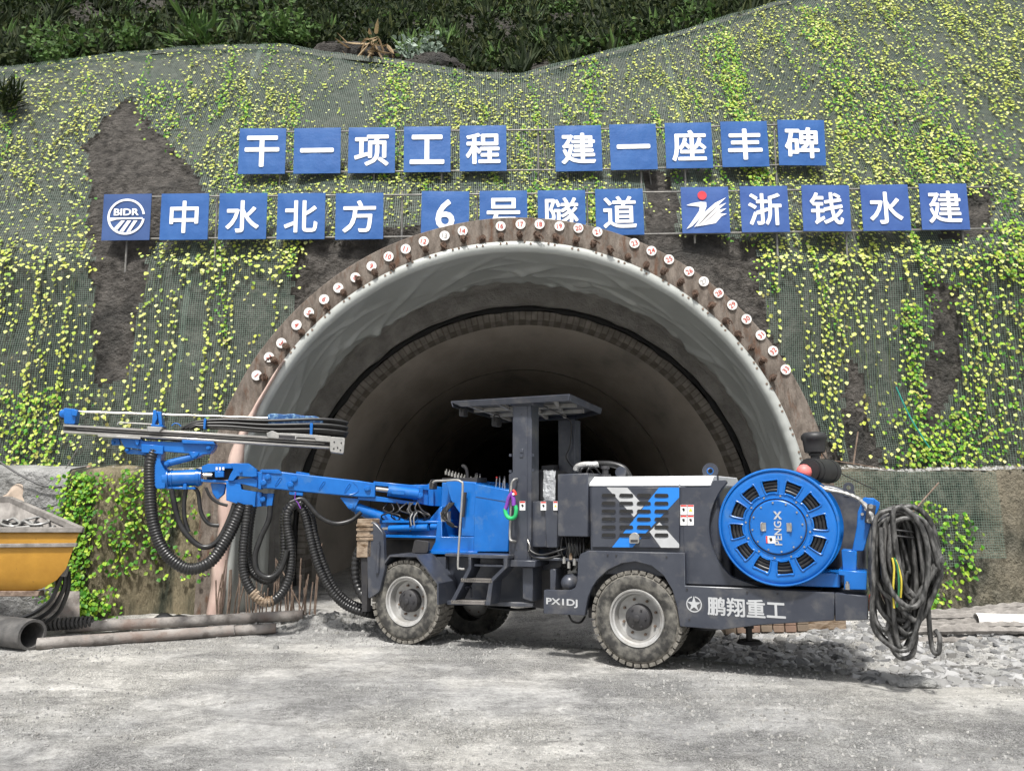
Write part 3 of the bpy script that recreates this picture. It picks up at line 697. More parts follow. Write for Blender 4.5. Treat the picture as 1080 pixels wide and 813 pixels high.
# ---- sprayed section, then the cast lining
tun = empty('tunnel_lining', (.27, 14.5, 0), 'dark brown cast concrete lining running into the hill beyond the grey sheet', 'tunnel')
mb = MB(); rows = []
for j in range(14):
    t = j / 13; y = 11.9 + t * 3.2; P = arc(4.36 + .20 * t, ZC - .30 * t, XC + .17 * t, 90)
    rows.append([Vector((x, y, z)) + Vector((XC - x, 0, 1 - z)).normalized() * (.05 * fbm(x * 1.3, y, z * 1.3, 1.5, 3)) for x, z in P])
sheet(mb, rows); mb.build('sprayed_section', M['oldcon'], tun, smooth=60)
TX, TZ, TR, TY = .27, .93, 4.06, 14.5
mb = MB(); ringsolid(mb, TR, TR + .17, TZ, TZ, TX, TY, TY + .5, amp=.03)
mb2 = MB(); ringsolid(mb2, TR + .25, TR + 1.3, TZ, TZ, TX, TY - .25, TY + .2, n=160, amp=.07); mb3 = MB(); ringsolid(mb3, TR + .1, TR + 1.4, TZ, TZ, TX, TY + .25, TY + .3); mb3.build('joint_sky_stop', M['gap'], tun); mb2.build('sprayed_collar', M['oldcon'], tun)  # dark ring added behind the joint to shut out the sky
o = mb.build('lining_edge', M['band'], tun, bevel=.01)
me = o.data; L = me.uv_layers.new(name='UVMap')
for lp in me.loops:
    q = me.vertices[lp.vertex_index].co; x = q.x; z = q.z + 0 - TZ; rr_ = math.hypot(x, z) if z > 0 else abs(x)
    s_ = math.atan2(z, -x) * TR if z > 0 else (z if x < 0 else math.pi * TR - z)
    L.data[lp.index].uv = ((rr_ - TR) * 1.1 + .02, s_ * 2.2)
mb = MB(); mb.tube([Vector((x, TY - .06 + .05 * nz(x, z, 0, 2), z)) + Vector((0, 0, .02 * nz(x, z, 3, 3))) for x, z in arc(TR + .21, TZ, TX, 60)], lambda t: .055 + .015 * math.sin(t * 140) + .012 * math.sin(t * 57), 8)
mb.build('rubber_joint', M['gap'], tun, smooth=60)
mb = MB(); rows = []
yj = [TY + .02, TY + 1]; y = TY + 1
ys_ = [TY + .01]
while ys_[-1] < 75: ys_.append(ys_[-1] + 1.5)
for q, y in enumerate(ys_):
    cx = TX + .0006 * (y - TY) ** 2.2
    rr_ = TR + .004
    rows.append([Vector((x, y, z)) for x, z in arc(rr_, TZ, cx, 72)])
sheet(mb, rows); k = len(mb.v); mb.f.append(list(range(k - len(rows[0]), k))); mb.build('cast_lining', M['lining'], tun, smooth=60)
for y in (TY + 6, TY + 15, TY + 24):
    mb = MB(); ringsolid(mb, TR - .02, TR + .02, TZ, TZ, TX + .0006 * (y - TY) ** 2.2, y, y + .06); mb.build('lining_joint', M['band'], tun, smooth=0)
# starter bars at the left foot
for i in range(44):
    t = rnd.random(); x = -4.0 + 1.25 * t + rnd.uniform(-.06, .06); y = 10.55 + .5 * t + rnd.uniform(0, .35); hh = rnd.uniform(.35, .85)
    if i in (3, 9, 15): hh = 1.05
    ln = Vector((rnd.gauss(0, .04), rnd.gauss(0, .04), hh)); b = Vector((x, y, gz(x, y) - .05)); d = MB()
    if i == 7: ln = Vector((-.45, 0, .8))
    d.tube([b, b + ln * .5 + Vector((rnd.gauss(0, .01), 0, 0)), b + ln], .010, 6)
    o = d.build('rebar', M['rust']); tag(o, 'thin upright rusty rebar at the left foot of the tunnel mouth', 'rebar', 'starter bars at the left foot of the tunnel')
    if i == 7: o['label'] = 'leaning rusty rebar crossing the upright bars at the tunnel foot'; del o['group']

# ================================================================== SIGNS
UP = [(276.5, 159.5, '干'), (334.5, 159, '一'), (392, 158.5, '项'), (450.5, 157.5, '工'), (509.5, 156.5, '程'), (610, 156.5, '建'), (668, 155, '一'), (726.5, 153.5, '座'), (785.5, 152, '丰'), (845.5, 150.5, '碑')]
LOW = [(133.5, 229, 'L1'), (194.5, 228.5, '中'), (256, 228, '水'), (317.5, 228, '北'), (379, 228, '方'), (469.5, 226, '6'), (531, 225.5, '号'), (592.5, 225, '隧'), (653.5, 223.5, '道'), (744, 221.5, 'L2'), (806.5, 220.5, '浙'), (871.5, 219.5, '钱'), (934, 219, '水'), (996, 218, '建')]
def sign(px, py, ch, Y, sx, sy, row):
    c = onY(px, py, Y); s = (c - CO).length * 1.0; W_ = sx / F * Y * 1.04; H_ = sy / F * Y * 1.10
    tx = {'L1': 'navy square sign with a round white emblem, first of the lower row', 'L2': 'blue square sign with a red dot and white swoosh emblem'}
    PY = {'干': 'gan (first of the upper row)', '项': 'xiang (third of the upper row)', '工': 'gong shaped like a capital I', '程': 'cheng (ending the left half of the upper row)', '座': 'zuo (third from the right in the upper row)',
          '丰': 'feng (second from the right in the upper row)', '碑': 'bei at the right end of the upper row', '中': 'zhong just right of the round emblem sign', '北': 'bei left of the fang sign', '方': 'fang left of the digit six sign',
          '6': 'digit 6 half behind the concrete ring', '号': 'hao right of the digit six sign', '隧': 'sui left of the dao sign', '道': 'dao left of the red dot emblem sign', '浙': 'zhe just right of the red dot emblem sign', '钱': 'qian beside the zhe sign'}
    lab = tx[ch] if ch in tx else 'blue square sign with the white character ' + PY.get(ch, '')
    if ch == '水': lab = 'blue square sign with the water character shui, in the %s group of the lower row' % ('left' if px < 500 else 'right')
    if ch == '建': lab = 'blue square sign with the character jian %s' % ('starting the right half of the upper row' if row else 'at the right end of the lower row')
    if ch == '一': lab = 'blue square sign with one long white stroke in the %s half of the upper row' % ('left' if px < 500 else 'right')
    o = empty('sign_board', c, lab, 'sign', 'blue square signs over the tunnel mouth')
    n = 14; mb = MB(); rl = R(-.5) + R(rnd.gauss(0, .35))
    X = Vector((math.cos(rl), 0, -math.sin(rl))); U = Vector((math.sin(rl), 0, math.cos(rl)))
    rows = []
    for j in range(n + 1):
        rows.append([])
        for i in range(n + 1):
            a, b = i / n - .5, j / n - .5; e = min(1, 8 * min(.5 - abs(a), .5 - abs(b)))
            rows[-1].append(c + X * (a * W_) + U * (b * H_) + Vector((0, -.010 * e * (abs(nz(a * 3 + px, b * 3, py, 1)) ** .5), 0)))
    sheet(mb, rows); k = len(mb.v)
    cn = [c + X * (a * W_ / 2) + U * (b * H_ / 2) for a, b in ((-1, -1), (1, -1), (1, 1), (-1, 1))]
    mb.prism([q + Vector((0, .003, 0)) for q in cn], (0, .009, 0))
    pan = mb.build('panel', M['signblue'] if row or px < 700 else M['signblue2'], o, smooth=30)
    if ch == 'L1': pan.data.materials.clear(); pan.data.materials.append(mat('sign_navy', (.03, .07, .2), .25, col2=(.05, .10, .26), scale=1.5))
    f0 = c + Vector((0, -.0125, 0))
    def ring(name, cx, cz, r0, r1, a0, a1, m, steps=48):
        q = MB(); p0 = [(r1 * math.cos(R(a0 + (a1 - a0) * i / steps)), r1 * math.sin(R(a0 + (a1 - a0) * i / steps))) for i in range(steps + 1)]
        p1 = [(r0 * math.cos(R(a0 + (a1 - a0) * i / steps)), r0 * math.sin(R(a0 + (a1 - a0) * i / steps))) for i in range(steps + 1)][::-1]
        if r0 == 0: p1 = []; p0 = p0[:-1]
        q.prism([f0 + X * ((x + cx) * W_) + U * ((z + cz) * W_) for x, z in p0 + p1], (0, -.003, 0)); return q.build(name, m, o, smooth=0)
    def pol(name, pts, m, dz=.003):
        q = MB(); q.prism([f0 + X * (x * W_) + U * (z * W_) for x, z in pts], (0, -dz, 0)); return q.build(name, m, o, smooth=0)
    if ch == 'L1':
        ring('emblem_ring', 0, 0, .345, .39, 8, 352 - 180 + 180, M['white'])
        put_text('lettering', 'BIDR', .1, M['white'], o, f0 + Vector((0, -.003, 0)) + U * (.10 * W_), X, .03, .001, U, width=.52 * W_, height=.15 * W_)
        for pts in ([(-.05, -.02), (.345, -.02), (.345, -.055), (-.05, -.055)], [(-.345, -.02), (-.052, -.02), (-.052, -.055), (-.20, -.06), (-.33, -.10)], [(-.10, -.085), (-.02, -.085), (-.17, -.29), (-.235, -.24)], [(.03, -.085), (.11, -.085), (-.04, -.33), (-.12, -.315)], [(.16, -.085), (.24, -.085), (.10, -.32), (.02, -.335)]): pol('emblem_bar', pts, M['white'])
    elif ch == 'L2':
        ring('emblem_dot', -.06, .31, 0, .095, 0, 360, M['signred'])
        pol('emblem_swoosh', [(-.40, .10), (-.28, .14), (-.10, .17), (.02, .16), (.02, .06), (-.06, -.12), (-.30, -.36), (-.42, -.42), (-.30, -.26), (-.14, -.03), (-.12, .06), (-.24, .08), (-.34, .09)], M['white'])
        for q in range(4):
            x_, z_ = q * .045, -q * .085
            pol('emblem_swoosh', [(-.26 + x_ * 1.2, -.38 + q * .01), (-.02 + x_, -.05 + z_ * .8), (.20 + x_ * .6, .14 + z_ * .9), (.44, .26 + z_ * 1.4), (.26 + x_ * .5, .08 + z_ * .9), (.06 + x_, -.12 + z_ * .7), (-.15 + x_ * 1.2, -.33)], M['white'])
    else:
        if ch == '一': put_text('lettering', ch, .4, M['white'], o, f0, X, .03, .001, U, width=.72 * W_, height=.10 * W_)
        else:
            wd = {'6': .40, '中': .60}.get(ch, .70 if not row else .74)
            put_text('lettering', ch, .4, M['white'], o, f0 - U * .01, X, .023 if row else .017, .001, U, width=wd * W_, height=.66 * W_ if ch in '6工' else .70 * W_)
    return c
YU, YL = 12.45, 11.72
cu = [sign(px, py, ch, YU, 50, 48.5, 1) for px, py, ch in UP]
cl = [sign(px, py, ch, YL, 50.5, 48, 0) for px, py, ch in LOW]
def row_or(q, zb): return abs(q) > 3.2 or zb(q) > 6
def frame(cs, Y, half, label, ext, posts, zb):
    o = empty('pipe_scaffold', Vector((0, Y + .05, cs[0].z)), label, 'sign frame'); 
    for dz in (-half, half):
        mb = MB(); mb.tube([cs[0] + Vector((-ext[0], .05, dz)), cs[len(cs) // 2] + Vector((0, .05, dz)), cs[-1] + Vector((ext[1], .05, dz))], .015, 8); mb.build('rail', M['pipegrey'], o)
    for x in posts:
        t = (x - cs[0].x) / (cs[-1].x - cs[0].x); z = cs[0].z + (cs[-1].z - cs[0].z) * t
        mb = MB(); mb.cyl((x, Y + .09, z + half + .06), (x, Y + .12, zb(x)), .017, 8); mb.build('post', M['pipegrey'], o)
    for x in [q for q in posts[1::2] if row_or(q, zb)]:
        t = (x - cs[0].x) / (cs[-1].x - cs[0].x); z = cs[0].z + (cs[-1].z - cs[0].z) * t
        mb = MB(); mb.cyl((x + .05, Y + .11, z + half), (x + .40, Y + .45, zb(x) - .5), .012, 6); mb.build('brace', M['pipegrey'], o)
frame(cu, YU, .36, 'thin steel pipe frame carrying the upper row of signs', (.3, .35), [-3.95, -2.35, -1.2, .45, .95, 2.2, 2.95, 4.5], lambda x: 6.05)
frame(cl, YL, .345, 'long steel pipe frame carrying the lower row of signs', (.35, .75), [-6.1, -4.7, -3.2, -1.75, -.55, 1.2, 1.75, 2.9, 4.2, 5.3, 7.15], lambda x: 5.0 if abs(x) > 3.2 else 5.62)
# ================================================================== THE DRILLING RIG
ZU = Vector((0, 0, 1))
rig = empty('drilling_rig', A.copy(), 'blue and dark grey wheeled tunnel drilling rig with its long boom swung to the left', 'drilling rig', rot=(0, 0, math.atan2(MD.y, MD.x)))
bpy.context.view_layer.update()
def m_(px, py, v=0.): return MP.at(px, py, v)
def plate_(name, pts, v0, v1, m, parent=rig, bevel=.004, plane=MP, seg=1):
    mb = MB(); mb.prism([plane.at(x, y, v0) for x, y in pts], plane.n * (v1 - v0)); return mb.build(name, m, parent, bevel=bevel, smooth=35, seg=seg)
def local(x, v, z): return A + MD * x + MN * v + ZU * z       # x rearward, v across, z up
def lbox(mb, x0, x1, v0, v1, z0, z1): mb.box(local((x0 + x1) / 2, (v0 + v1) / 2, (z0 + z1) / 2), MD * (abs(x1 - x0) / 2), MN * (abs(v1 - v0) / 2), ZU * (abs(z1 - z0) / 2)); return mb
def lx(px, py, v=0.): q = m_(px, py, v) - A; return q.dot(MD)
def lz(px, py, v=0.): return m_(px, py, v).z
def tubem(name, pts, r, m, v=0., parent=rig, n=8, ribs=0, plane=MP):
    P = [plane.at(p[0], p[1], p[2] if len(p) > 2 else v) for p in pts]; mb = MB(); mb.tube(P, r, n, ribs); return mb.build(name, m, parent, smooth=50)
def rounded(poly, r=5, k=4):
    out = []; n = len(poly)
    for i in range(n):
        p0, p1, p2 = Vector(poly[i - 1]), Vector(poly[i]), Vector(poly[(i + 1) % n]); a = (p0 - p1); b = (p2 - p1)
        ra = min(r, a.length * .45, b.length * .45); a = p1 + a.normalized() * ra; b = p1 + b.normalized() * ra
        for q in range(k + 1):
            t = q / k; out.append(tuple((1 - t) ** 2 * a + 2 * t * (1 - t) * p1 + t * t * b))
    return out

# ---- wheels: outer face at v = 0 pointing to the viewer (or away on the far side)
RW = .47
M['sidewall'] = mat('tyre_sidewall', (.03, .029, .027), .8, col2=(.20, .19, .165), scale=9, detail=9, lo=.42, hi=.72, bump=.5, bscale=30)
def make_wheel(loc, side, unshaded=True):
    """parts share the wheel's origin; side -1 = outer face towards -v"""
    wl = bpy.data.objects.new('wheel', None); COL.objects.link(wl); wl.parent = rig; wl.location = loc; wl.empty_display_size = .1
    W = .30; ax = Vector((0, 1, 0)) * -side; T = MB(); o = Vector((0, 0, 0))
    prof = [(.265, .03), (.29, .004), (.32, -.006), (.38, -.012), (.415, -.004), (.435, .018), (.452, .045), (.455, .10), (.455, .20), (.452, W - .045), (.43, W - .012), (.38, W + .008), (.30, W), (.265, W - .03)]
    T.lathe(prof, o, ax, 72)
    nb = 36
    for k in range(nb):
        for s, h0 in ((0, .03), (1, W - .03)):
            a = 2 * math.pi * (k + .5 * s) / nb; d = Vector((math.cos(a), 0, math.sin(a))); t = Vector((-math.sin(a), 0, math.cos(a)))
            hc = .045 if s == 0 else W - .045
            T.box(d * .450 + ax * hc, t * .030, ax * .050, d * .016)
            if s == 0: T.box(d * .428 + ax * .016, t * .022, ax * .008, d * .016)
        a = 2 * math.pi * (k + .25) / nb; d = Vector((math.cos(a), 0, math.sin(a))); t = Vector((-math.sin(a), 0, math.cos(a)))
        T.box(d * .452 + ax * .15, t * .020 + ax * .012, ax * .045 - t * .008, d * .014)
    def bl(mb, name, m, **k):
        me_o = mb.build(name, m, None, **k); me_o.parent = wl; return me_o
    ty_ = bl(T, 'tyre', M['tyre'] if unshaded else M['tyreshade'], smooth=35)
    if unshaded:
        ty_.data.materials.append(M['sidewall'])
        for f in ty_.data.polygons:
            c_ = f.center
            if .27 < math.hypot(c_.x, c_.z) < .40: f.material_index = 1
    Rm = MB(); Rm.lathe([(.272, .05), (.284, .012), (.276, -.002), (.262, .002), (.252, .022), (.236, .030), (.228, .07), (.222, .12), (.16, .14), (.12, .135), (.0, .135)], o, ax, 64)
    bl(Rm, 'rim', M['rim'], smooth=30)
    H = MB(); H.lathe([(0, .015), (.055, .018), (.075, .028), (.105, .035), (.125, .05), (.13, .135)], o, ax, 40)
    for k in range(6):
        a = 2 * math.pi * k / 6; d = Vector((math.cos(a), 0, math.sin(a))); H.cyl(d * .09 + ax * .05, d * .09 + ax * .018, .010, 8)
    H.lathe([(.03, .018), (.034, .004), (.026, .0), (0, .0)], o, ax, 20); bl(H, 'hub', M['machdark'], smooth=30)
    for k in range(8):
        a = 2 * math.pi * (k + .4) / 8; d = Vector((math.cos(a), 0, math.sin(a))); N_ = MB(); N_.cyl(d * .175 + ax * .14, d * .175 + ax * .105, .013, 6); bl(N_, 'wheel_nut', M['rust'], smooth=0)
    return wl
make_wheel((0, 0, RW), -1); make_wheel((-2.736, 0, RW), -1)
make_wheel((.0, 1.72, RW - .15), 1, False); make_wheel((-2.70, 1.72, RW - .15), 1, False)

# ---- side skirt with the wheel arch
arch = [(617, 649), (618, 640), (620, 630), (624, 620), (630, 611), (641, 601), (655.5, 594), (670, 592), (687, 596.5), (700, 607), (709, 622), (714, 640), (717, 660.5)]
skirt = [(573, 647), (573.5, 622), (601, 622.5), (606.5, 619.5), (608.8, 612), (609.3, 591), (612, 584), (620, 580.5), (722, 583), (722.5, 617.5), (800, 620.5), (880, 625), (880, 654), (800, 659), (761, 664)] + arch[::-1]
plate_('side_skirt', skirt, -.035, .03, M['machgrey'], bevel=.006)
plate_('corner_plate', [(880.6, 625), (905, 627.5), (915.5, 628.3), (915.5, 653), (905, 654), (880.6, 654.5)], -.03, .05, M['machgrey'], bevel=.006)
mb = MB(); lbox(mb, lx(722, 640), lx(914, 640), .03, 1.68, .62, .805); mb.build('rear_frame', M['machgrey'], rig, bevel=.006)
mb = MB(); lbox(mb, lx(611, 600), lx(722, 600), .45, 1.28, .40, .95); lbox(mb, -3.1, -1.0, .40, 1.32, .52, .78); mb.build('chassis_beam', M['machdark'], rig, bevel=.01)
mb = MB(); mb.cyl(local(0, .25, RW), local(0, 1.4, RW - .1), .085, 16); mb.lathe([(0, -.14), (.1, -.13), (.17, -.06), (.19, 0), (.17, .06), (.1, .13), (0, .14)], local(0, .85, RW), MN, 24); mb.build('rear_axle', M['machdark'], rig)
mb = MB(); mb.cyl(local(-2.72, .25, RW), local(-2.72, 1.4, RW - .1), .085, 16); mb.lathe([(0, -.14), (.1, -.13), (.17, -.06), (.19, 0), (.17, .06), (.1, .13), (0, .14)], local(-2.72, .85, RW), MN, 24); mb.build('front_axle', M['machdark'], rig)
mb = MB(); lbox(mb, -2.3, -.5, .70, .80, .43, .47); mb.cyl(local(-2.6, .9, .5), local(-.1, .9, .5), .04, 12); mb.build('drive_shaft', M['machdark'], rig)
for x, y, v in ((600, 584.5, 0), (650, 585.5, 0), (703, 587, 0), (724.5, 621, 0), (788, 624.3, 0), (727, 653, 0), (641, 585, 0), (820, 626, 0)):
    if x == 600: continue
    mb = MB(); c = m_(x, y, -.036); mb.cyl(c, c - MN * .008, .009, 8); mb.build('bolt', M['machdark'], rig)
# ---- engine hood: body, near panel, white shoulder
XH0, XH1 = lx(622, 513, .06), lx(752, 507, .06)
mb = MB(); lbox(mb, XH0, lx(722, 513), .05, 1.6, .88, 1.775); mb.build('engine_hood', M['machgrey'], rig, bevel=.012, seg=2)
Zt = lz(680, 513, .05)
def shoulder(name, xa, xb, m):
    mb = MB(); pr = [(.045, 1.772), (.045, 1.80), (.20, 1.875), (1.45, 1.875), (1.61, 1.80), (1.61, 1.772)]
    mb.prism([local(xa, v, z) for v, z in pr], MD * (xb - xa)); return mb.build(name, m, rig, bevel=.006)
shoulder('hood_top', XH0 - .02, lx(716.5, 512, .05), M['hoodwhite']); shoulder('hood_top', lx(717.2, 512, .05), lx(750, 512, .05), M['hoodwhite'])
mb = MB(); lbox(mb, XH0 - .055, XH0 - .024, .043, 1.612, 1.70, 1.80); mb.build('hood_trim', M['dulsteel'], rig, bevel=.004)
panel = plate_('hood_door', [(624.3, 514), (716.5, 514), (716.5, 577.5), (624.3, 576.8)], .022, .05, M['machgrey'], bevel=.003)
def decal(pts, m, off, name='stripe'): return plate_(name, pts, off, off + .002, m, panel, bevel=0)
decal([(695, 514), (702, 512.8 + 1), (716.3, 514), (716.3, 524.5), (667, 577), (645.5, 577)], M['decalblue'], .0185)
decal([(639.7, 513.8), (661.5, 514), (679, 533.5), (668.5, 545)], M['decalgrey'], .0185)
decal([(685, 560.5), (695.5, 550.5), (716.3, 573.5), (716.3, 577.5), (697, 577.3)], M['decalgrey'], .0185)
mb = MB()
for r_ in range(6):
    for c_ in range(4):
        cx, cy = 641.8 + 18.6 * c_, 522.3 + 8.35 * r_; pts = []
        for k in range(16):
            a = 2 * math.pi * k / 16; pts.append((cx + math.copysign(5.2, math.cos(a)) + 2.0 * math.cos(a), cy + 1.9 * math.sin(a)))
        mb.prism([m_(x, y, .0145) for x, y in pts], MN * .006)
        # pressed lip above each slot
        mb2 = None
slots = mb.build('louver_slot_shade', M['gap'], panel, smooth=0)  # raised black pills carry the shade of slots that are not cut
mb = MB()
for r_ in range(6):
    for c_ in range(4):
        cx, cy = 641.8 + 18.6 * c_, 522.3 + 8.35 * r_
        mb.tube([m_(cx - 7.2, cy + .2, .018), m_(cx - 6, cy + 2.2, .016), m_(cx + 6, cy + 2.2, .016), m_(cx + 7.2, cy + .2, .018)], .0022, 5)
mb.build('louver_lips', M['machgrey'], panel)
plate_('door_latch', rounded([(663.5, 565), (667, 561.5), (671, 561.5), (674, 565), (674, 573), (663.5, 573)], 1.5, 2), -.005, .02, M['dulsteel'], panel, bevel=.003)
plate_('latch_recess_shade', [(665, 569), (672.5, 569), (672.5, 571.5), (665, 571.5)], -.008, -.004, M['machdark'], panel, bevel=0)  # dark strip on the latch, coloured as the shade in its recess
def sticker(x0, y0, x1, y1, v, parent=rig, kind=0):
    s = plate_('warning_sticker', [(x0, y0), (x1, y0), (x1, y1), (x0, y1)], v - .002, v, M['sticker'], parent, bevel=0)
    h_ = (y1 - y0) * .17
    plate_('sticker_header', [(x0 + .3, y0 + .2), (x1 - .3, y0 + .2), (x1 - .3, y0 + h_), (x0 + .3, y0 + h_)], v - .004, v - .0025, M['stickred'], s, bevel=0)
    cx, cy, w2 = (x0 + x1) / 2, y0 + (y1 - y0) * .5, (x1 - x0) * .22
    plate_('sticker_symbol', [(cx - w2, cy - w2), (cx + w2 * .6, cy - w2 * 1.2), (cx + w2, cy + w2 * .5), (cx, cy + w2 * 1.3), (cx - w2 * .7, cy + w2 * .3)] if kind == 0 else [(cx - w2 * 1.4, cy + w2 * 1.2), (cx, cy - w2 * 1.3), (cx + w2 * 1.4, cy + w2 * 1.2)], v - .004, v - .0025, M['ink'] if kind == 0 else M['stickyel'], s, bevel=0)
    return s
sticker(717.5, 532.2, 724.3, 542.6, .045 - .0, kind=0); sticker(725, 532.2, 731.7, 542.6, .045, kind=1); sticker(717.5, 543.2, 724.3, 553.8, .045); sticker(725, 543.2, 731.7, 553.8, .045)
# ---- reel bay
RC = (820, 554.5); OFFR = -.10
rear = [(718, 513.5), (749, 513.5), (752, 506.5), (765, 506)] + [(820 + 72 * math.cos(R(a)), 556 + 70 * math.sin(R(a))) for a in range(222, 128, -6)] + [(800, 618.5), (723, 615.8)]
plate_('reel_bay_panel', rear, .045, .11, M['machgrey'], bevel=.006)
mb = MB(); lbox(mb, lx(718, 560), lx(757, 560), .11, 1.6, .80, 1.78); lbox(mb, lx(757, 560), lx(905, 560), .62, 1.6, .80, 1.60); mb.build('rear_body', M['machgrey'], rig, bevel=.03, seg=2)
mb = MB(); lbox(mb, lx(757, 560), lx(860, 560), .12, .62, .80, .82); mb.build('reel_bay_floor', M['machdark'], rig)
mb = MB(); mb.prism([MP.at(x, y, .55) for x, y in rounded([(840, 508), (880, 512), (902, 521), (914, 535), (914, 618), (840, 618)], 8, 4)], MN * .35); mb.build('rear_tank', M['machgrey'], rig, bevel=.03, seg=3)
plate_('rear_grille', [(848, 573), (884, 576), (884, 598), (848, 600)], .50, .53, M['machdark'], bevel=.003)
# lifting eyes
for px, py, rp, v in ((749, 496.5, 8.5, .35), (895, 514, 6, .56)):
    c = MP.at(px, py, v); q = (MP.at(px + rp, py, v) - c).length; mb = MB(); n = 28
    ring_o = [c + MD * (q * math.cos(2 * math.pi * i / n)) + ZU * (q * math.sin(2 * math.pi * i / n)) for i in range(n)]
    for i in range(n):
        j = (i + 1) % n; a_, b_ = ring_o[i], ring_o[j]; mb.prism([a_, b_, c + (b_ - c) * .42, c + (a_ - c) * .42], MN * .03)
    mb.box(c - ZU * q * 1.2, MD * q, MN * .015, ZU * q * .55); e = mb.build('lifting_eye', M['machgrey'], rig, smooth=0)
    if px == 749:
        mb = MB(); mb.lathe([(q * .42, -.004), (q * .42, .034), (q * .34, .034), (q * .34, -.004)], c, MN, 24, True); mb.build('bushing', M['blue'], e)

# ---- cable reel
rc = MP.at(RC[0], RC[1], OFFR); rc.z = 1.395
def rd(a, r, h): return rc + MD * (r * math.cos(a)) + ZU * (r * math.sin(a)) + MN * h
reel = MB(); RR = .525; N72 = 144
AO = -R(3)
def sector_grid():
    rs = [.255, .268, .30, .316, .345, .385, .424, .437, .47, RR]; k = len(reel.v); n = len(rs)
    for i in range(N72):
        for r_ in rs: reel.v.append(rd(2 * math.pi * i / N72 + AO, r_, 0))
    for i in range(N72):
        c = (i % 12); hole = c < 8
        for j in range(n - 1):
            inh = hole and 3 <= j <= 5
            if hole and j in (2, 6) and 1 <= c <= 6: inh = inh or False
            if inh and not (j in (3, 5) and c in (0, 7) and False): continue
            a_, b_ = i * n, ((i + 1) % N72) * n; reel.f.append((k + a_ + j, k + a_ + j + 1, k + b_ + j + 1, k + b_ + j))
sector_grid()
reel_root = bpy.data.objects.new('cable_reel', None); COL.objects.link(reel_root); reel_root.parent = rig; reel_root.location = wm(rig).inverted() @ rc; reel_root.empty_display_size = .1
fl = reel.build('front_flange', M['blue'], reel_root, smooth=35); sm = fl.modifiers.new('t', 'SOLIDIFY'); sm.thickness = .018; sm.offset = 1 if (fl.data.polygons[0].normal.y < 0) == False else -1
mb = MB()
mb.lathe([(RR - .012, -.012), (RR, -.014), (RR + .010, -.004), (RR + .010, .024), (RR - .012, .024)], rc, MN, 96, True)
for r_ in (.262, .30, ): mb.lathe([(r_ - .006, 0), (r_, -.007), (r_ + .006, 0)], rc, MN, 72)
for k in range(12):                                            # pressed frames round the openings
    a0 = 2 * math.pi * (12 * k) / N72 + AO; a1 = 2 * math.pi * (12 * k + 8) / N72 + AO; e = .0; P = []
    ro, ri = .430, .310
    for t in range(5): P.append(rd(a0 + e + (a1 - a0 - 2 * e) * t / 4, ro, -.003))
    for t in range(5): P.append(rd(a1 - e * 1.2 - (a1 - a0 - 2.4 * e) * t / 4, ri, -.003))
    mb.tube(P, .0075, 6, closed=True)
mb.build('flange_rims', M['blue'], reel_root, smooth=50)
mb = MB(); mb.lathe([(0, -.020), (.235, -.020), (.243, -.014), (.246, 0), (.246, .02)], rc, MN, 72); hub = mb.build('hub_cover', M['blue'], reel_root, smooth=30)
mb = MB(); mb.lathe([(.246, .004), (.258, .004), (.258, .012)], rc, MN, 72); mb.build('hub_gap', M['machdark'], reel_root)
for k in range(12):
    for r_, h_, off in ((.222, -.02, .13), (.283, 0, .39)):
        mb = MB(); c = rd(2 * math.pi * k / 12 + off, r_, h_); mb.cyl(c, c - MN * .008, .0085, 8); mb.build('flange_bolt', M['chrome'], reel_root, smooth=0)
mb = MB(); mb.lathe([(.26, .02), (.26, .45)], rc, MN, 48); mb.build('drum', M['machdark'], reel_root)
mb = MB(); P = []
mb.lathe([(.45, .03), (.45, .44)], rc, MN, 64)
for q in range(12): mb.lathe([(.435 + .02 * math.cos(s * .7854), .045 + q * .034 + .017 * math.sin(s * .7854)) for s in range(8)], rc, MN, 64, True)
for q in range(5): mb.lathe([(.30 + q * .034 + .017 * math.cos(s * .7854), .03 + .012 * math.sin(s * .7854)) for s in range(8)], rc, MN, 64, True)
mb.build('wound_cable', M['hose'], reel_root, smooth=50)
mb = MB(); mb.lathe([(.24, .45), (RR - .01, .45), (RR + .01, .44), (RR + .01, .48), (RR - .01, .47), (.24, .47)], rc, MN, 96, True)
for k in range(0): a = 2 * math.pi * (k + .5) / 12; mb.box(rd(a, .40, .378), (rd(a, 1, 0) - rc) * .12, MN * .008, (rd(a + math.pi / 2, 1, 0) - rc) * .008)
mb.build('rear_flange', M['blue'], reel_root, smooth=35)
T0 = rd(0, 0, -.022)
def hl(x, z): return T0 + MD * x + ZU * z
put_text('lettering', 'PENG', .07, M['decalgrey'], hub, hl(.005, -.055), ZU, .018, .0015, -MD, width=.215, height=.066)
xm = MB()
for pts, h_ in (([(-.034, .070), (-.014, .070), (.040, .142), (.020, .142)], .002), ([(-.034, .142), (-.012, .142), (.0, .120), (-.010, .110)], .003), ([(.012, .104), (.004, .094), (.020, .070), (.042, .070)], .003)):
    xm.prism([hl(x_ + .004, z_) for x_, z_ in pts], -MN * h_)
xm.build('lettering', M['decalgrey'], hub, smooth=0)
for sx in (-.12, .105):
    mb = MB(); s = 1 if sx < 0 else -1; b = hl(sx, .0)
    mb.box(b - MN * .004, MD * .022, MN * .004, ZU * .038); mb.tube([b + ZU * .03 + MD * .008 * s, b + ZU * .034 - MN * .02 - MD * .018 * s, b - ZU * .034 - MN * .02 - MD * .018 * s, b - ZU * .03 + MD * .008 * s], .005, 6); mb.build('handle', M['chrome'], hub)
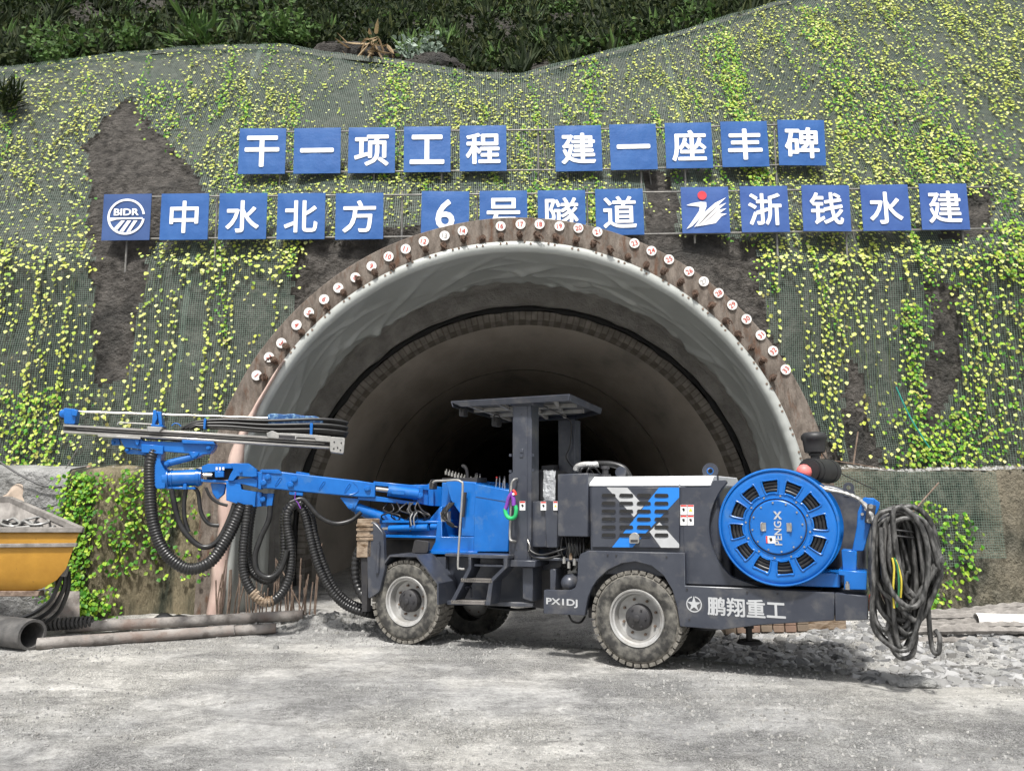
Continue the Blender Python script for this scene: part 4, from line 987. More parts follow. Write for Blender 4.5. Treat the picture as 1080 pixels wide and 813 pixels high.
s1 = MB(); s1.box(hl(-.062, -.115), MD * .042, MN * .001, ZU * .032); st1 = s1.build('warning_sticker', M['sticker'], hub, smooth=0)
s1 = MB(); s1.box(hl(-.096, -.115) - MN * .002, MD * .007, MN * .001, ZU * .032); s1.build('sticker_header', M['stickred'], st1, smooth=0)
s1 = MB(); s1.prism([hl(-.075, -.10) - MN * .001, hl(-.05, -.098) - MN * .001, hl(-.045, -.118) - MN * .001, hl(-.06, -.135) - MN * .001, hl(-.072, -.12) - MN * .001], -MN * .001); s1.build('sticker_symbol', M['ink'], st1, smooth=0)
# ---- lettering on the skirt
def skirt_text(s, px, py, wpx, hpx, bold, m=M['decalgrey']):
    c = m_(px, py, -.036); wd = (m_(px + wpx / 2, py, -.036) - m_(px - wpx / 2, py, -.036)).length; hh = (m_(px, py - hpx / 2, -.036) - m_(px, py + hpx / 2, -.036)).length
    put_text('lettering', s, .2, m, rig, c, MD, bold, .001, width=wd, height=hh)
skirt_text('鹏翔重工', 786.5, 641, 82, 20, .022)
skirt_text('PX1DJ', 592.5, 635.5, 33, 9, .026)
ec = m_(732, 637, -.037); er = .075; mb = MB(); n = 48
for i in range(n):
    a, b = math.pi * 2 * i / n, math.pi * 2 * (i + 1) / n
    if R(75) < a < R(100): continue
    mb.prism([ec + MD * (math.cos(t) * r_) + ZU * (math.sin(t) * r_) for t, r_ in ((a, er), (b, er), (b, er * .86), (a, er * .86))], -MN * .0015)
stp = []
for i in range(10):
    a = math.pi / 2 + math.pi * i / 5; r_ = er * (1.05 if i == 0 else .92 if i % 2 == 0 else .36); stp.append(ec + MD * (math.cos(a) * r_) + ZU * (math.sin(a) * r_))
mb.prism(stp, -MN * .003); mb.build('emblem', M['decalgrey'], rig, smooth=0)
# ---- cabinets between the post and the hood
plate_('oil_tank', [(588, 500), (620, 498.8), (620, 566), (588, 565.5)], .0, .75, M['machgrey'], bevel=.01, seg=2)
mb = MB(); a0_, b0_ = lx(590, 533, 0), lx(618, 533, 0)
mb.build('tank_seam', M['machgrey'], rig) if False else None
plate_('side_cabinet', [(560, 528.5), (589, 528.5), (589, 577), (560, 577)], .14, .8, M['machgrey'], bevel=.008)
plate_('cabinet_edge', [(574, 528), (588, 528), (588, 577.5), (576, 577.5)], .11, .16, M['machgrey'], bevel=.008)
sticker(570.2, 528.8, 576, 538, .108); sticker(548, 528.4, 554, 538, .095); sticker(583.5, 528.5, 588, 538, .10, kind=1)
seat = plate_('operator_seat', rounded([(562, 530), (562, 497), (574, 494), (584, 498), (586, 530)], 4), .45, .95, M['seat'], bevel=.03, seg=3)
mb = MB(); rows = []
for j in range(10):
    rows.append([])
    for i in range(12):
        a = i / 11; b = j / 9; p = MP.at(573 + 13 * a - 3 * math.sin(a * 3) * b, 496 + 34 * b, .40) + MN * (.02 * nz(a * 5, b * 6, 0, 1)) + MD * (.02 * nz(a * 3, b * 7, 3, 1)) + ZU * (.02 * nz(a * 6, b, 5, 1)); rows[-1].append(p)
sheet(mb, rows); pc = mb.build('plastic_cover', M['plastic'], seat, smooth=180); s_ = pc.modifiers.new('t', 'SOLIDIFY'); s_.thickness = .004
plate_('instrument_box', [(571, 491), (584, 490), (584, 503), (571, 503)], 1.25, 1.4, M['machdark'], bevel=.005)
plate_('valve_block', [(598, 572), (609, 572), (609, 606), (598, 606)], .30, .45, M['dulsteel'], bevel=.01)
for k in range(9):
    x = 590 + 3.2 * k; tubem('hydraulic_hose', [(x, 566, .2), (x + rnd.uniform(-3, 3), 580, .15), (x + rnd.uniform(-3, 4), 592, .2), (x + rnd.uniform(-6, 4), 604, .35)], .012, M['hose'])
for (x, y) in ((595, 594), (600, 599), (606, 596), (602, 590)): 
    mb = MB(); c = m_(x, y, .12); mb.cyl(c, c + ZU * .05, .018, 8); mb.cyl(c + ZU * .05, c + ZU * .07, .012, 8); mb.build('pipe_fitting', M['wood'] if x == 602 else M['dulsteel'], rig)
tubem('hydraulic_hose', [(557, 570, .1), (559, 580, .05), (570, 585, .05), (585, 582, .05), (597, 578, .1)], .011, M['hose']); tubem('hydraulic_hose', [(557, 572, .12), (560, 586, .08), (574, 589, .1), (592, 585, .15)], .011, M['hose'])
tubem('handle_bar', [(556.5, 569, .06), (558, 573, .04), (559, 577, .04), (557.5, 581, .06)], .008, M['chrome'])
mb = MB(); c = m_(598.5, 615.5, .08); 
mb.lathe([(0, -.03), (.05, -.02), (.085, .02), (.095, .07), (.095, .42), (.08, .46), (0, .5)], c, MN, 32); mb.build('air_reservoir', M['machgrey'], rig)
# frame rails between the axles
plate_('main_frame', [(463, 585.5), (612, 591), (612, 647), (560, 640), (520, 638.5), (463, 637)], .38, 1.25, M['machgrey'], bevel=.01)
plate_('frame_gusset', [(551, 598), (562, 598), (562, 634.5), (551, 631)], .12, .38, M['machgrey'], bevel=.006)
plate_('frame_gusset', [(580, 600), (586, 600), (586, 622), (580, 622)], .12, .38, M['machgrey'], bevel=.006)
mb = MB(); lbox(mb, lx(463, 600), lx(612, 600), .12, 1.5, lz(520, 585.5, .12) - .03, lz(520, 585.5, .12)); mb.build('deck', M['machgrey'], rig, bevel=.004)
plate_('side_rail', [(464, 633), (562, 635.5), (562, 640), (464, 637.5)], .14, .2, M['machgrey'], bevel=.004)
plate_('recess_shade_plate', [(563, 601), (611, 601), (611, 647), (563, 640)], .36, .39, M['machdark'], bevel=0)  # flat dark plate set here as the shade between the frame parts
# front fender: a bent plate
def strip(name, pts, v0, v1, th, m):
    P = [m_(x, y, 0) for x, y in pts]; n = len(P); mb = MB(); ins = []
    for i, p in enumerate(P):
        t = (P[min(i + 1, n - 1)] - P[max(i - 1, 0)]).normalized(); nn = MN.cross(t).normalized(); ins.append(p + nn * (th if nn.z < 0 or i == n - 1 else -th))
    for i in range(n - 1): mb.prism([P[i] + MN * v0, P[i + 1] + MN * v0, ins[i + 1] + MN * v0, ins[i] + MN * v0], MN * (v1 - v0))
    return mb.build(name, m, rig, bevel=0, smooth=20)
strip('front_fender', [(405.5, 595), (413.5, 584.6), (442, 585), (465, 614.6), (465, 637)], -.05, .34, .022, M['machgrey'])
plate_('fender_web', [(444, 587), (470, 587), (470, 614), (466, 613)], .30, .36, M['machgrey'], bevel=0)
# steps
lad = bpy.data.objects.new('step_ladder', None); COL.objects.link(lad); lad.parent = rig; lad.location = wm(rig).inverted() @ m_(500, 636, 0)
for v in (0,):
    for pts in ([(496.5, 588), (494, 588), (494, 597.5), (475.5, 633), (476.5, 637), (480, 637), (480, 633), (497, 599.5)], [(531, 588), (535, 588), (535, 598), (520, 613), (517, 638), (511.5, 638), (516, 612), (531, 597)]):
        plate_('side_rail', pts, -.06, .16, M['machgrey'], lad, bevel=.003)
def step(y0, y1, xa, xb, d):
    mb = MB(); a, b = m_(xa, (y0 + y1) / 2, -.05), m_(xb, (y0 + y1) / 2 + 1, -.05)
    mb.box((a + b) / 2 + MN * .09, (b - a) / 2, MN * .10, ZU * .018); o = mb.build('step', M['machgrey'], lad, bevel=.003)
    mb = MB(); 
    for q in range(14):
        c = a + (b - a) * ((q + .5) / 14) + MN * .02; mb.box(c + ZU * .020, (b - a) / 50, MN * .05, ZU * .004)
    mb.box((a + b) / 2 - MN * .012, (b - a) / 2, MN * .004, ZU * .012); mb.build('step_tread', M['dustmetal'], o, smooth=0)
step(610, 614, 487, 519.5, 0); step(633, 637, 476.5, 511.5, 0)
plate_('top_bar', [(494, 584.5), (536, 585.5), (536, 589), (494, 588)], -.06, .2, M['machgrey'], lad, bevel=.003)
plate_('top_bar', [(500, 594.5), (531, 595.5), (531, 598), (500, 597)], -.02, .1, M['machgrey'], lad, bevel=.003)
tubem('grab_bar', [(491, 621), (492, 619, 0), (496.5, 619), (497, 622), (497, 630)], .012, M['machgrey'], .10, lad)
# canopy
pz = lambda x, y, v=0: m_(x, y, v)
post = plate_('canopy_post', [(540.5, 424.5), (560.5, 424.5), (560.5, 592), (536.5, 592), (536.5, 500), (540.5, 498)], .10, .30, M['machgrey'], bevel=.006)
plate_('post_face', [(541.5, 428), (556, 428), (556, 590), (538, 590), (538, 502), (541.5, 499)], .094, .10, M['machgrey'], post, bevel=.002)
plate_('post_foot', [(533, 590.5), (564.5, 591), (564.5, 598), (533, 597.5)], .02, .42, M['machgrey'], post, bevel=.006)
plate_('post_head', [(538, 421), (562, 420.5), (562, 427), (538, 427)], .06, .36, M['machgrey'], post, bevel=.004)
mb = MB(); xa, xb = lx(541, 500, .1), lx(560.5, 500, .1); lbox(mb, xa, xb, 1.40, 1.60, 1.0, 2.62); mb.build('canopy_post', M['machgrey'], rig, bevel=.006)
for y in (476, 479.5): 
    mb = MB(); c = m_(550, y, .09); mb.box(c, MD * .02, MN * .006, ZU * .03); mb.build('hinge', M['machgrey'], rig, bevel=.004)
for x, y in ((538.5, 480), (562, 480), (538.5, 497), (562, 496)):
    mb = MB(); c = m_(x, y, .14); mb.cyl(c - ZU * .015, c + ZU * .015, .018, 10); mb.build('hinge_pin', M['machgrey'], rig)
for x, y in ((550, 437), (545, 580)):
    mb = MB(); c = m_(x, y, .0935); mb.cyl(c, c - MN * .002, .008, 10); mb.build('bolt_hole_shade', M['machdark'], rig)  # dark discs on the surface give the shade inside the bolt holes
r1, r2 = m_(475.5, 423, .0), m_(601, 417.5, .0); RZ = r1.z
xr0, xr1 = (r1 - A).dot(MD), (r2 - A).dot(MD)
roof = bpy.data.objects.new('canopy_roof', None); COL.objects.link(roof); roof.parent = rig; roof.location = wm(rig).inverted() @ local((xr0 + xr1) / 2, .9, RZ)
foot = [(xr0, -.0), (xr1 - .0, -.0), (lx(635, 434, 1.5), 1.5), (lx(609, 443, 2.05), 2.05), (lx(531, 446, 2.05), 2.05)]
mb = MB(); mb.prism([local(x, v, RZ - .012) for x, v in foot], ZU * .012); mb.build('roof_sheet', M['machgrey'], roof, bevel=0)
mb = MB(); cx_ = sum(x for x, v in foot) / 5; cv_ = 1.0
for i in range(5):
    (xa, va), (xb, vb) = foot[i], foot[(i + 1) % 5]; P0, P1 = local(xa, va, RZ - .012), local(xb, vb, RZ - .012)
    d = (P1 - P0).normalized(); nin = ZU.cross(d); nin = nin if (local(cx_, cv_, RZ - .012) - P0).dot(nin) > 0 else -nin
    k0 = .13 if i == 0 else 0
    mb.prism([P0 + (d * 0), P1, P1 + nin * .02 - ZU * .058, P0 + nin * .02 - ZU * .058 + d * k0], nin * .012)
mb.build('roof_skirt', M['machgrey'], roof, bevel=.002)
mb = MB()
for t in (.12, .38, .62, .86):
    xa = foot[0][0] + (foot[1][0] - foot[0][0]) * t; xb = foot[4][0] + (foot[3][0] - foot[4][0]) * t
    mb.prism([local(xa - .02, .04, RZ - .014), local(xa + .02, .04, RZ - .014), local(xb + .02, 2.0, RZ - .014), local(xb - .02, 2.0, RZ - .014)], -ZU * .04)
for v in (.7, 1.35):
    t = v / 2.05; lbox(mb, foot[0][0] + (foot[4][0] - foot[0][0]) * t + .05, foot[1][0] + (foot[3][0] - foot[1][0]) * t * .7 - .03, v - .025, v + .025, RZ - .062, RZ - .016)
mb.build('roof_ribs', M['dulsteel'], roof)
def lamp(px, py, v, s=.06):
    c = m_(px, py, v); o = bpy.data.objects.new('work_lamp', None); COL.objects.link(o); o.parent = rig; o.location = wm(rig).inverted() @ c
    mb = MB(); mb.box(c, MD * s * .55, MN * s, ZU * s * .9); mb.build('lamp_housing', M['machdark'], o, bevel=.01, seg=2)
    mb = MB(); mb.box(c - MD * s * .6, MD * .004, MN * s * .85, ZU * s * .75); mb.build('lamp_lens', M['glass'], o, bevel=.003)
    mb = MB(); mb.tube([c + MN * s * 1.1, c + MN * s * 1.15 + ZU * s * 1.1, c + ZU * s * 1.35, c - MN * s * 1.15 + ZU * s * 1.1, c - MN * s * 1.1], .007, 6); mb.build('lamp_bracket', M['machdark'], o)
lamp(489, 435, .25, .055); lamp(524, 445, .75, .065); lamp(457, 512, .3, .05)
tubem('roof_cable', [(566, 425, .5), (590, 436, .9), (602, 446, 1.35), (601, 470, 1.35), (597, 482, 1.35), (604, 493, 1.3)], .008, M['hose'])
# handrails
tubem('handrail', [(457, 509), (459, 507.2), (470, 506.8), (481, 506.2), (486, 508), (488, 514), (485, 560), (483, 596), (485, 599.5), (490, 600)], .013, M['dulsteel'], .0)
tubem('handrail', [(545.5, 505, .08), (542, 506), (539.3, 512), (538.6, 535), (537.8, 566), (540, 570), (544, 571, .09)], .013, M['dulsteel'], .02)
# control console
plate_('console_body', [(501, 510), (538, 517), (536, 582), (499, 582)], .30, 1.25, M['blue'], bevel=.01, seg=2)
plate_('console_wing', [(470, 508), (478, 506.5), (502, 508.5), (501.5, 566), (486, 565.5), (487.5, 545), (475, 527)], .33, 1.2, M['blue'], bevel=.01, seg=2)
plate_('console_base', [(452.5, 583.5), (459, 571), (461, 550), (466, 549), (466, 566), (502, 566), (500, 583.5)], .33, 1.2, M['blue'], bevel=.006)
plate_('base_flange', [(450, 580.5), (503, 581.5), (503, 584.5), (450, 584)], .28, 1.25, M['blue'], bevel=.003)
plate_('console_seam', [(501.5, 523.5), (537.7, 529.5), (537.7, 530), (501.5, 524)], .297, .30, M['machdark'], bevel=0)
plate_('turret', [(466, 508), (475, 510), (475, 582), (463, 582)], .55, 1.0, M['blue'], bevel=.01)
mb = MB()
for k in range(11):
    c = MP.at(471 + 3.2 * k, 498.5 + 1.0 * k, .42); mb.box(c, MD * .012, MN * .02, ZU * .022); mb.cyl(c + ZU * .02, c + ZU * .045, .008, 6)
mb.build('valve_bank', M['chrome'], rig, smooth=30)
mb = MB(); lbox(mb, lx(468, 505, .4), lx(505, 505, .4), .36, .6, lz(470, 506, .4) - .03, lz(470, 504, .4) + .0); mb.build('valve_tray', M['machdark'], rig)
for x, y, t, c_ in ((500, 510, -10, 0), (503, 510.5, -11, 0), (506, 511, -10.5, 0), (523, 514.5, -11, 1), (527, 515, -12, 0), (530, 515.5, -10, 0), (532.5, 516, -13, 0)):
    mb = MB(); b = MP.at(x, y, .45); e = MP.at(x + rnd.uniform(-.5, 2), y + t, .45); mb.cyl(b, e, .006, 6); o = mb.build('control_lever', M['dulsteel'], rig)
    mb = MB(); mb.lathe([(0, -.012), (.01, -.006), (.012, 0), (.01, .008), (0, .012)], e, ZU, 10); mb.build('knob', M['stickred'] if c_ else M['machdark'], o)
tubem('joystick', [(493, 509, .4), (493, 502, .4), (492, 495, .4), (489.5, 491.5, .4), (488, 492, .4)], lambda t: .014 + .012 * t, M['machdark'])
for q in range(6):
    a = rnd.uniform(-3, 3); tubem('hydraulic_hose', [(474 + q, 530, .3), (468 + a, 540 + q, .25), (472 + q, 552, .28), (480 + a, 556, .3)], .010, M['hose'])
plate_('valve_box', [(464, 540), (472, 539), (472, 550), (465, 550)], .26, .34, M['dulsteel'], bevel=.004)
tubem('gas_strut', [(490.5, 519), (488, 545)], .022, M['machdark'], .28)
# front outrigger, headstock
plate_('front_plate', rounded([(391, 549), (397, 553), (404, 562), (405.5, 600), (400, 624), (388, 632), (387, 580)], 3, 3), -.06, .0, M['machgrey'], bevel=.006)
mb = MB(); mb.cyl(m_(399.5, 575, -.07), m_(398, 604, -.07), .022, 12); mb.cyl(m_(399.5, 571, -.07), m_(399.5, 576, -.07), .012, 8); mb.build('jack_cylinder', M['machgrey'], rig)
plate_('front_frame', [(402, 566), (463, 568), (463, 600), (440, 596), (402, 596)], .5, 1.2, M['machdark'], bevel=.01)
plate_('headstock', [(404, 566), (466, 567), (466, 583.5), (452, 583.5), (446, 569), (404, 569)], .36, 1.2, M['machdark'], bevel=.004)
plate_('hose_bracket', rounded([(437, 569), (452, 571), (451, 583), (434, 583)], 2, 2), .2, .24, M['machdark'], bevel=.003)
plate_('wood_block', [(376.5, 547), (392.5, 547), (391.5, 588), (375.5, 588)], -.06, .10, M['wood'], bevel=.012, seg=2)
for y in (554, 558.5, 565, 568.5): plate_('wood_band', [(375.3, y - 1.6), (393, y - 1.6), (393, y + 1.4), (375.3, y + 1.4)], -.072, .09, M['wood'], bevel=.006)
plate_('jack_post', [(380.5, 588), (388, 588), (387, 645), (381.5, 645)], -.03, .05, M['machdark'], bevel=.004)
# blue swing frame with its cylinder
plate_('swing_frame', [(393.5, 552), (404, 548.5), (464, 549.5), (461.5, 566.8), (403.5, 565.5)], .42, 1.15, M['blue'], bevel=.006)
plate_('swing_frame_lip', [(403, 548.4), (464, 549.4), (464, 551.5), (403, 551)], .34, .44, M['blue'], bevel=.003)
plate_('swing_frame_lip', [(401, 563.5), (461, 565), (461, 567.5), (402, 566.5)], .34, .44, M['blue'], bevel=.003)
mb = MB(); mb.cyl(MP.at(411, 557.5, .36), MP.at(452, 556, .36), .042, 16); mb.cyl(MP.at(455, 555, .36), MP.at(462, 555, .36), .035, 12); mb.build('swing_cylinder', M['blue'], rig)
mb = MB(); mb.cyl(MP.at(404, 557.7, .36), MP.at(411, 557.5, .36), .024, 12); mb.build('piston_rod', M['chrome'], rig)
plate_('turret_arm', [(449, 552), (464, 534), (466, 534), (466, 583), (456, 583)], .45, .6, M['blue'], bevel=.006)
for q in range(9):
    x = 408 + rnd.uniform(0, 40); tubem('hydraulic_hose', [(x, 530, .45), (x + rnd.uniform(-8, 8), 538, .38), (x + rnd.uniform(-14, 14), 544, .36), (x + rnd.uniform(-10, 10), 550, .42)], .010, M['hose'])
tubem('hydraulic_hose', [(433, 560, .34), (433, 545, .3), (440, 539, .3), (448, 544, .32), (449, 552, .4)], .012, M['hose'])
tubem('hydraulic_hose', [(434, 554, .28), (433, 546, .27), (436, 540, .3)], .009, M['dulsteel']); tubem('hydraulic_hose', [(437, 554, .28), (436.5, 546, .27), (440, 540, .3)], .009, M['dulsteel'])

# ================================================================== BOOM (swung left)
def bp(name, pts, v0, v1, m=None, parent=rig, bevel=.005, seg=1): return plate_(name, pts, v0, v1, m or M['blue'], parent, bevel, BP, seg)
def bc(name, a, b, r, m=None, v=0., parent=rig, r2=None, n=20):
    mb = MB(); mb.cyl(BP.at(a[0], a[1], v), BP.at(b[0], b[1], v), r, n, r2); return mb.build(name, m or M['blue'], parent, bevel=.004)
def pin(px, py, r, v=-.12, parent=rig, m=None, dp=.03):
    mb = MB(); c = BP.at(px, py, v); mb.lathe([(0, -dp), (r * .55, -dp), (r * .6, -dp + .006), (r * .85, -dp + .006), (r, -dp + .014), (r, 0)], c, BP.n, 20); return mb.build('pin_cap', m or M['blue'], parent, smooth=30)
beam = bp('boom_beam', [(274, 497.5), (280, 495.3), (313, 499.3), (327, 501), (380, 507), (396, 509.5), (396, 524.8), (378, 524), (320, 518.8), (286, 515.3), (273, 514.8)], -.11, .11, bevel=.012, seg=2)
bp('beam_collar', rounded([(274.5, 495), (294, 495), (297, 498), (297, 500), (274, 498)], 1.5, 2), -.125, .125, parent=beam)
bp('beam_collar', [(312.5, 497), (326, 499), (327.5, 502.5), (312, 500.5)], -.09, .09, parent=beam)
bp('beam_seam', [(272.6, 499), (276.5, 497), (275.5, 516), (272, 515.5)], -.125, .125, parent=beam)
tb = [(372, 508), (377, 513), (377.5, 518), (370, 521.5), (364, 521)]
mb = MB(); mb.tube([BP.at(x, y, -.113) for x, y in tb], .004, 6); mb.build('weld_line', M['blue'], beam)
for x, y in ((293.5, 508), (339.5, 512), (366.5, 514.5)):
    mb = MB(); P = [BP.at(x + dx, y + dy, -.113) for dx, dy in ((-3.2, 3.2), (-2.2, 4.2), (3.2, -3.2), (2.4, -4.4), (1.2, -4))]; mb.tube([P[0], P[1], P[2], P[3], P[4]], .0045, 6, closed=True); mb.build('slot_rim', M['blue'], beam)
for x, y in ((282.5, 503), (278, 509), (310.5, 505.5), (306.5, 511), (387.5, 515)): pin(x, y, .037, -.112)
bp('hose_saddle', [(305, 518), (319.5, 519), (319.5, 523), (305, 521.5)], -.10, .10)
bp('lift_lug', rounded([(358, 524), (379.5, 526), (373.5, 538), (368.5, 537.5)], 1.5, 2), -.07, .07)
pin(370.5, 534, .032, -.075)
bc('lift_cylinder', (376, 536), (424, 553), .072, v=.02); bc('lift_cylinder_end', (372, 534), (379, 537), .055, v=.0)
bp('beam_lower_arm', [(377, 524), (396, 523), (440, 529.5), (440, 532.5), (378, 527)], -.08, .12)
bp('beam_upper_arm', [(394, 507.5), (452, 513), (452, 517), (395, 512)], -.05, .12)
bc('boom_cylinder', (409, 517.3), (441, 521.5), .070, v=-.06); bc('piston_rod', (396, 515.5), (410, 517.2), .030, M['chrome'], v=-.06)
bp('cylinder_clamp', rounded([(413, 516), (427, 517), (427, 522), (413, 521)], 1, 2), -.15, -.06)
pin(443, 522.5, .04, -.10)
bp('boom_foot', [(437, 511), (452, 511), (466, 513.5), (466, 534), (452, 533), (438, 530)], -.02, .22)
bp('boom_foot_lug', [(452, 510), (457.5, 510.5), (457.5, 533.5), (452, 533)], -.10, .05); bp('boom_foot_lug', [(440, 513), (446, 513), (446, 531), (440, 530.5)], -.07, .05)
bp('boom_link', [(430, 511), (441, 511.5), (441, 516), (430, 515)], -.04, .18)
# boom head
bp('head_housing', [(212.5, 492), (219, 489), (243, 488.6), (246, 491), (246, 494), (236, 494), (232, 497), (213, 498.5)], -.10, .12)
bp('head_bracket', [(243.5, 488.5), (262, 488.5), (266, 491.5), (270.5, 495), (271.5, 502), (266.5, 503), (250, 502), (246, 507), (240, 507), (243, 500), (246, 495)], -.13, .13)
bp('head_floor', [(211, 505), (240, 506.5), (266, 503.5), (272, 506), (271, 514), (254, 510), (212, 508)], -.09, .12)
bp('head_void_shade', [(218, 491), (250, 491), (250, 506), (218, 506)], .02, .08, M['machdark'])  # solid dark plate in place of the shade inside the hollow head
bp('head_link', [(266, 498), (275, 497), (275, 515), (266, 513)], -.07, .07)
bp('head_lower', [(238.5, 508), (253.5, 510.5), (254.5, 516), (270, 518.5), (269, 534.5), (257, 533.5), (238.5, 527.5)], -.10, .12)
bp('head_clevis', [(269, 518.3), (276, 519.2), (276, 534), (269, 534.5)], -.05, .12); bp('head_clevis', [(282, 520), (288.8, 520.3), (287, 534.5), (280.5, 534)], -.05, .12); bp('head_clevis', [(274, 519.8), (284, 520.6), (282, 534), (273, 533)], .05, .12)
pin(277, 526.5, .035, -.05); pin(254, 497.5, .018, -.131)
bp('small_valve', [(226.5, 497), (236, 496.5), (236, 503), (226.5, 503.5)], -.14, -.07); bc('piston_rod', (214, 501), (224, 501), .022, M['chrome'], v=-.10)
bp('small_bracket', rounded([(222, 509), (238, 510), (236, 521), (229, 527), (224, 520)], 1.5, 2), -.04, .06)
for x in (227.5, 231, 234.5): bp('nozzle', [(x, 492.5), (x + 2, 492.5), (x + 2, 495.5), (x, 495.5)], -.105, -.09, M['sticker'], bevel=0)
# rotator
rot = bc('rotator', (178, 504.5), (213, 503.3), .098, v=0., n=32)
bc('rotator_flange', (172.5, 505), (178.5, 504.6), .118, parent=rot, n=32); bc('rotator_flange', (180.5, 504.6), (182.5, 504.5), .108, parent=rot, n=32); bc('rotator_flange', (207, 503.5), (211, 503.3), .106, parent=rot, n=32)
bp('rotator_keel', [(175, 512.5), (206, 513.5), (206, 516), (176, 515.5)], -.06, .06, parent=rot); bp('keel_lug', [(193.5, 510), (196.5, 510), (197, 516), (192, 516)], -.09, .05, parent=rot)
bp('rotator_arm', rounded([(160.5, 474.5), (171, 475), (169, 487), (175, 498), (174, 515), (165.5, 515.5), (159, 508)], 1.5, 2), -.11, .10)
bp('arm_rib', [(168, 485), (178, 486.5), (180, 490), (172, 497), (169, 492)], -.02, .02); pin(163.5, 477, .02, -.112)
# feed cradle
cr = bp('feed_cradle', [(125.5, 460.5), (148, 461.5), (151, 465), (190, 466), (192, 464), (214, 465.3), (227.5, 468.5), (225, 474), (221, 478.5), (214, 479), (208, 482.5), (202, 483), (199, 478), (172, 476), (150, 474), (131, 471.5)], -.10, .10, bevel=.006)
bp('cradle_bar', [(149, 468), (172, 470), (172, 479), (149, 477)], -.14, -.09, parent=cr); bp('cradle_upper_plate', [(192, 463.5), (225, 465.5), (227, 468.5), (192, 467.5)], -.15, .1, parent=cr)
bp('cradle_rib', [(141, 463), (147, 463), (146, 469.5), (143.5, 469.5)], -.13, -.09, parent=cr); bp('cradle_ear', rounded([(117, 463), (125, 461), (127, 469), (117.5, 469.5)], 1.5, 2), -.04, .04, parent=cr); pin(119.5, 466.5, .018, -.045, cr)
bp('cradle_lower_bar', [(132, 472), (152, 475.5), (165, 477), (165, 480), (150, 479.5), (134, 478.5), (131, 475)], -.06, .06, parent=cr); pin(134.5, 474.5, .02, -.065, cr)
bp('cradle_lug', [(200, 476), (210, 477), (207, 484), (202, 483)], -.12, -.08, parent=cr); pin(220, 472, .03, -.11, cr); pin(206, 480.5, .022, -.125, cr)
put_text('lettering', 'XX', .05, M['decalgrey'], cr, BP.at(185, 471, -.102), BP.d, .01, .0005, width=.16, height=.035) if False else None
bc('tilt_cylinder', (177, 488.5), (204, 481.5), .040, v=-.05); pin(176, 488.8, .03, -.09)
# rail
VR = -.14
feed = bpy.data.objects.new('feed_rail', None); COL.objects.link(feed); feed.parent = rig; feed.location = wm(rig).inverted() @ BP.at(210, 458, 0)
def rpt(t, k):    # t 0..1 along the rail, k 0 top .. 1 bottom
    return (66.5 + 281.5 * t, (447.2 + 16.6 * t) * (1 - k) + (456.3 + 16.8 * t) * k)
def rails(name, k0, k1, v0, v1, m, t0=0., t1=1.):
    a, b, c, d = rpt(t0, k0), rpt(t1, k0), rpt(t1, k1), rpt(t0, k1); return bp(name, [a, b, c, d], v0, v1, m, feed, bevel=.004)
rails('top_rail', 0, .27, VR, .06, M['chrome']); rails('rail_web', .2, .8, VR + .035, .03, M['machdark']); rails('bottom_rail', .72, 1.0, VR, .06, M['chrome'])
rails('wear_pad', .95, 1.22, VR - .01, .05, M['dulsteel'], .13, .29); rails('wear_pad', .9, 1.12, VR + .01, .05, M['machdark'], .30, .46); rails('slide_strip', .8, .9, VR - .006, VR, M['dulsteel'], .3, 1)
rails('web_strip', .40, .52, VR + .02, VR + .036, M['dulsteel'], .05, .98)
bp('end_plate', rounded([(348, 460.5), (364, 461.5), (362.5, 478.5), (348, 476.5)], 2, 3), VR - .05, .1, M['dulsteel'], feed)
for x, y in ((352.5, 466), (360, 467), (352, 473), (359, 474.5), (356, 472)): bc('bolt', (x, y), (x, y + .01), .012, M['machdark'], VR - .055, feed) if False else pin(x, y, .011, VR - .048, feed, M['machdark'], .012)
car = bp('carriage', [(281, 456.5), (287, 454), (293, 456.5), (311, 457), (325, 458), (341, 459.5), (349, 460), (348.5, 466.3), (333, 465), (332, 462), (313, 461), (312, 464), (282, 461.5)], VR - .03, .06, M['dulsteel'], feed)
bp('carriage_gap_shade', [(294, 458.5), (311, 459.5), (311, 463), (294, 461.8)], VR - .034, VR - .028, M['machdark'], car, bevel=0)  # dark overlay painted as shade in the carriage slot, no opening cut
bp('front_clamp', rounded([(155, 449.5), (171.5, 450.5), (168, 455.5), (155.5, 455)], 1, 2), VR - .04, .06, M['dulsteel'], feed)
bc('drill_rod', (76, 433.8), (284, 441), .013, M['chrome'], v=-.06, parent=feed)
bp('nose_bracket', rounded([(67, 430), (80.5, 431.5), (80.5, 435), (79, 447.5), (67.5, 447)], 1.5, 2), -.12, .02, None, feed); bp('nose_bracket', [(76, 432), (82, 432), (81, 439), (75, 438)], -.15, -.10, None, feed)
mb = MB(); mb.lathe([(0, -.03), (.045, -.03), (.055, -.015), (.055, .015), (.045, .03), (0, .03)], BP.at(66.5, 437.5, -.03), BP.n, 28); mb.build('nose_wheel', M['blackrub'], feed)
mb = MB(); mb.lathe([(0, -.016), (.03, -.016), (.05, -.004), (.05, .01)], BP.at(67.5, 436, -.07), BP.n, 24); mb.build('nose_cap', M['blue'], feed)
bp('rod_guide', [(161.5, 432.5), (164, 432), (166, 441), (163, 448), (160, 448)], -.14, .02, None, feed); bp('rod_guide', [(166, 434), (169.5, 434), (171.5, 448), (167.5, 448.5)], -.12, .02, None, feed)
bp('guide_foot', [(159, 447), (172, 448.5), (172, 450.5), (159, 449.5)], -.14, .04, None, feed); bp('guide_head', [(162, 433), (170.5, 434.5), (170, 438), (163, 437)], -.10, -.02, None, feed)
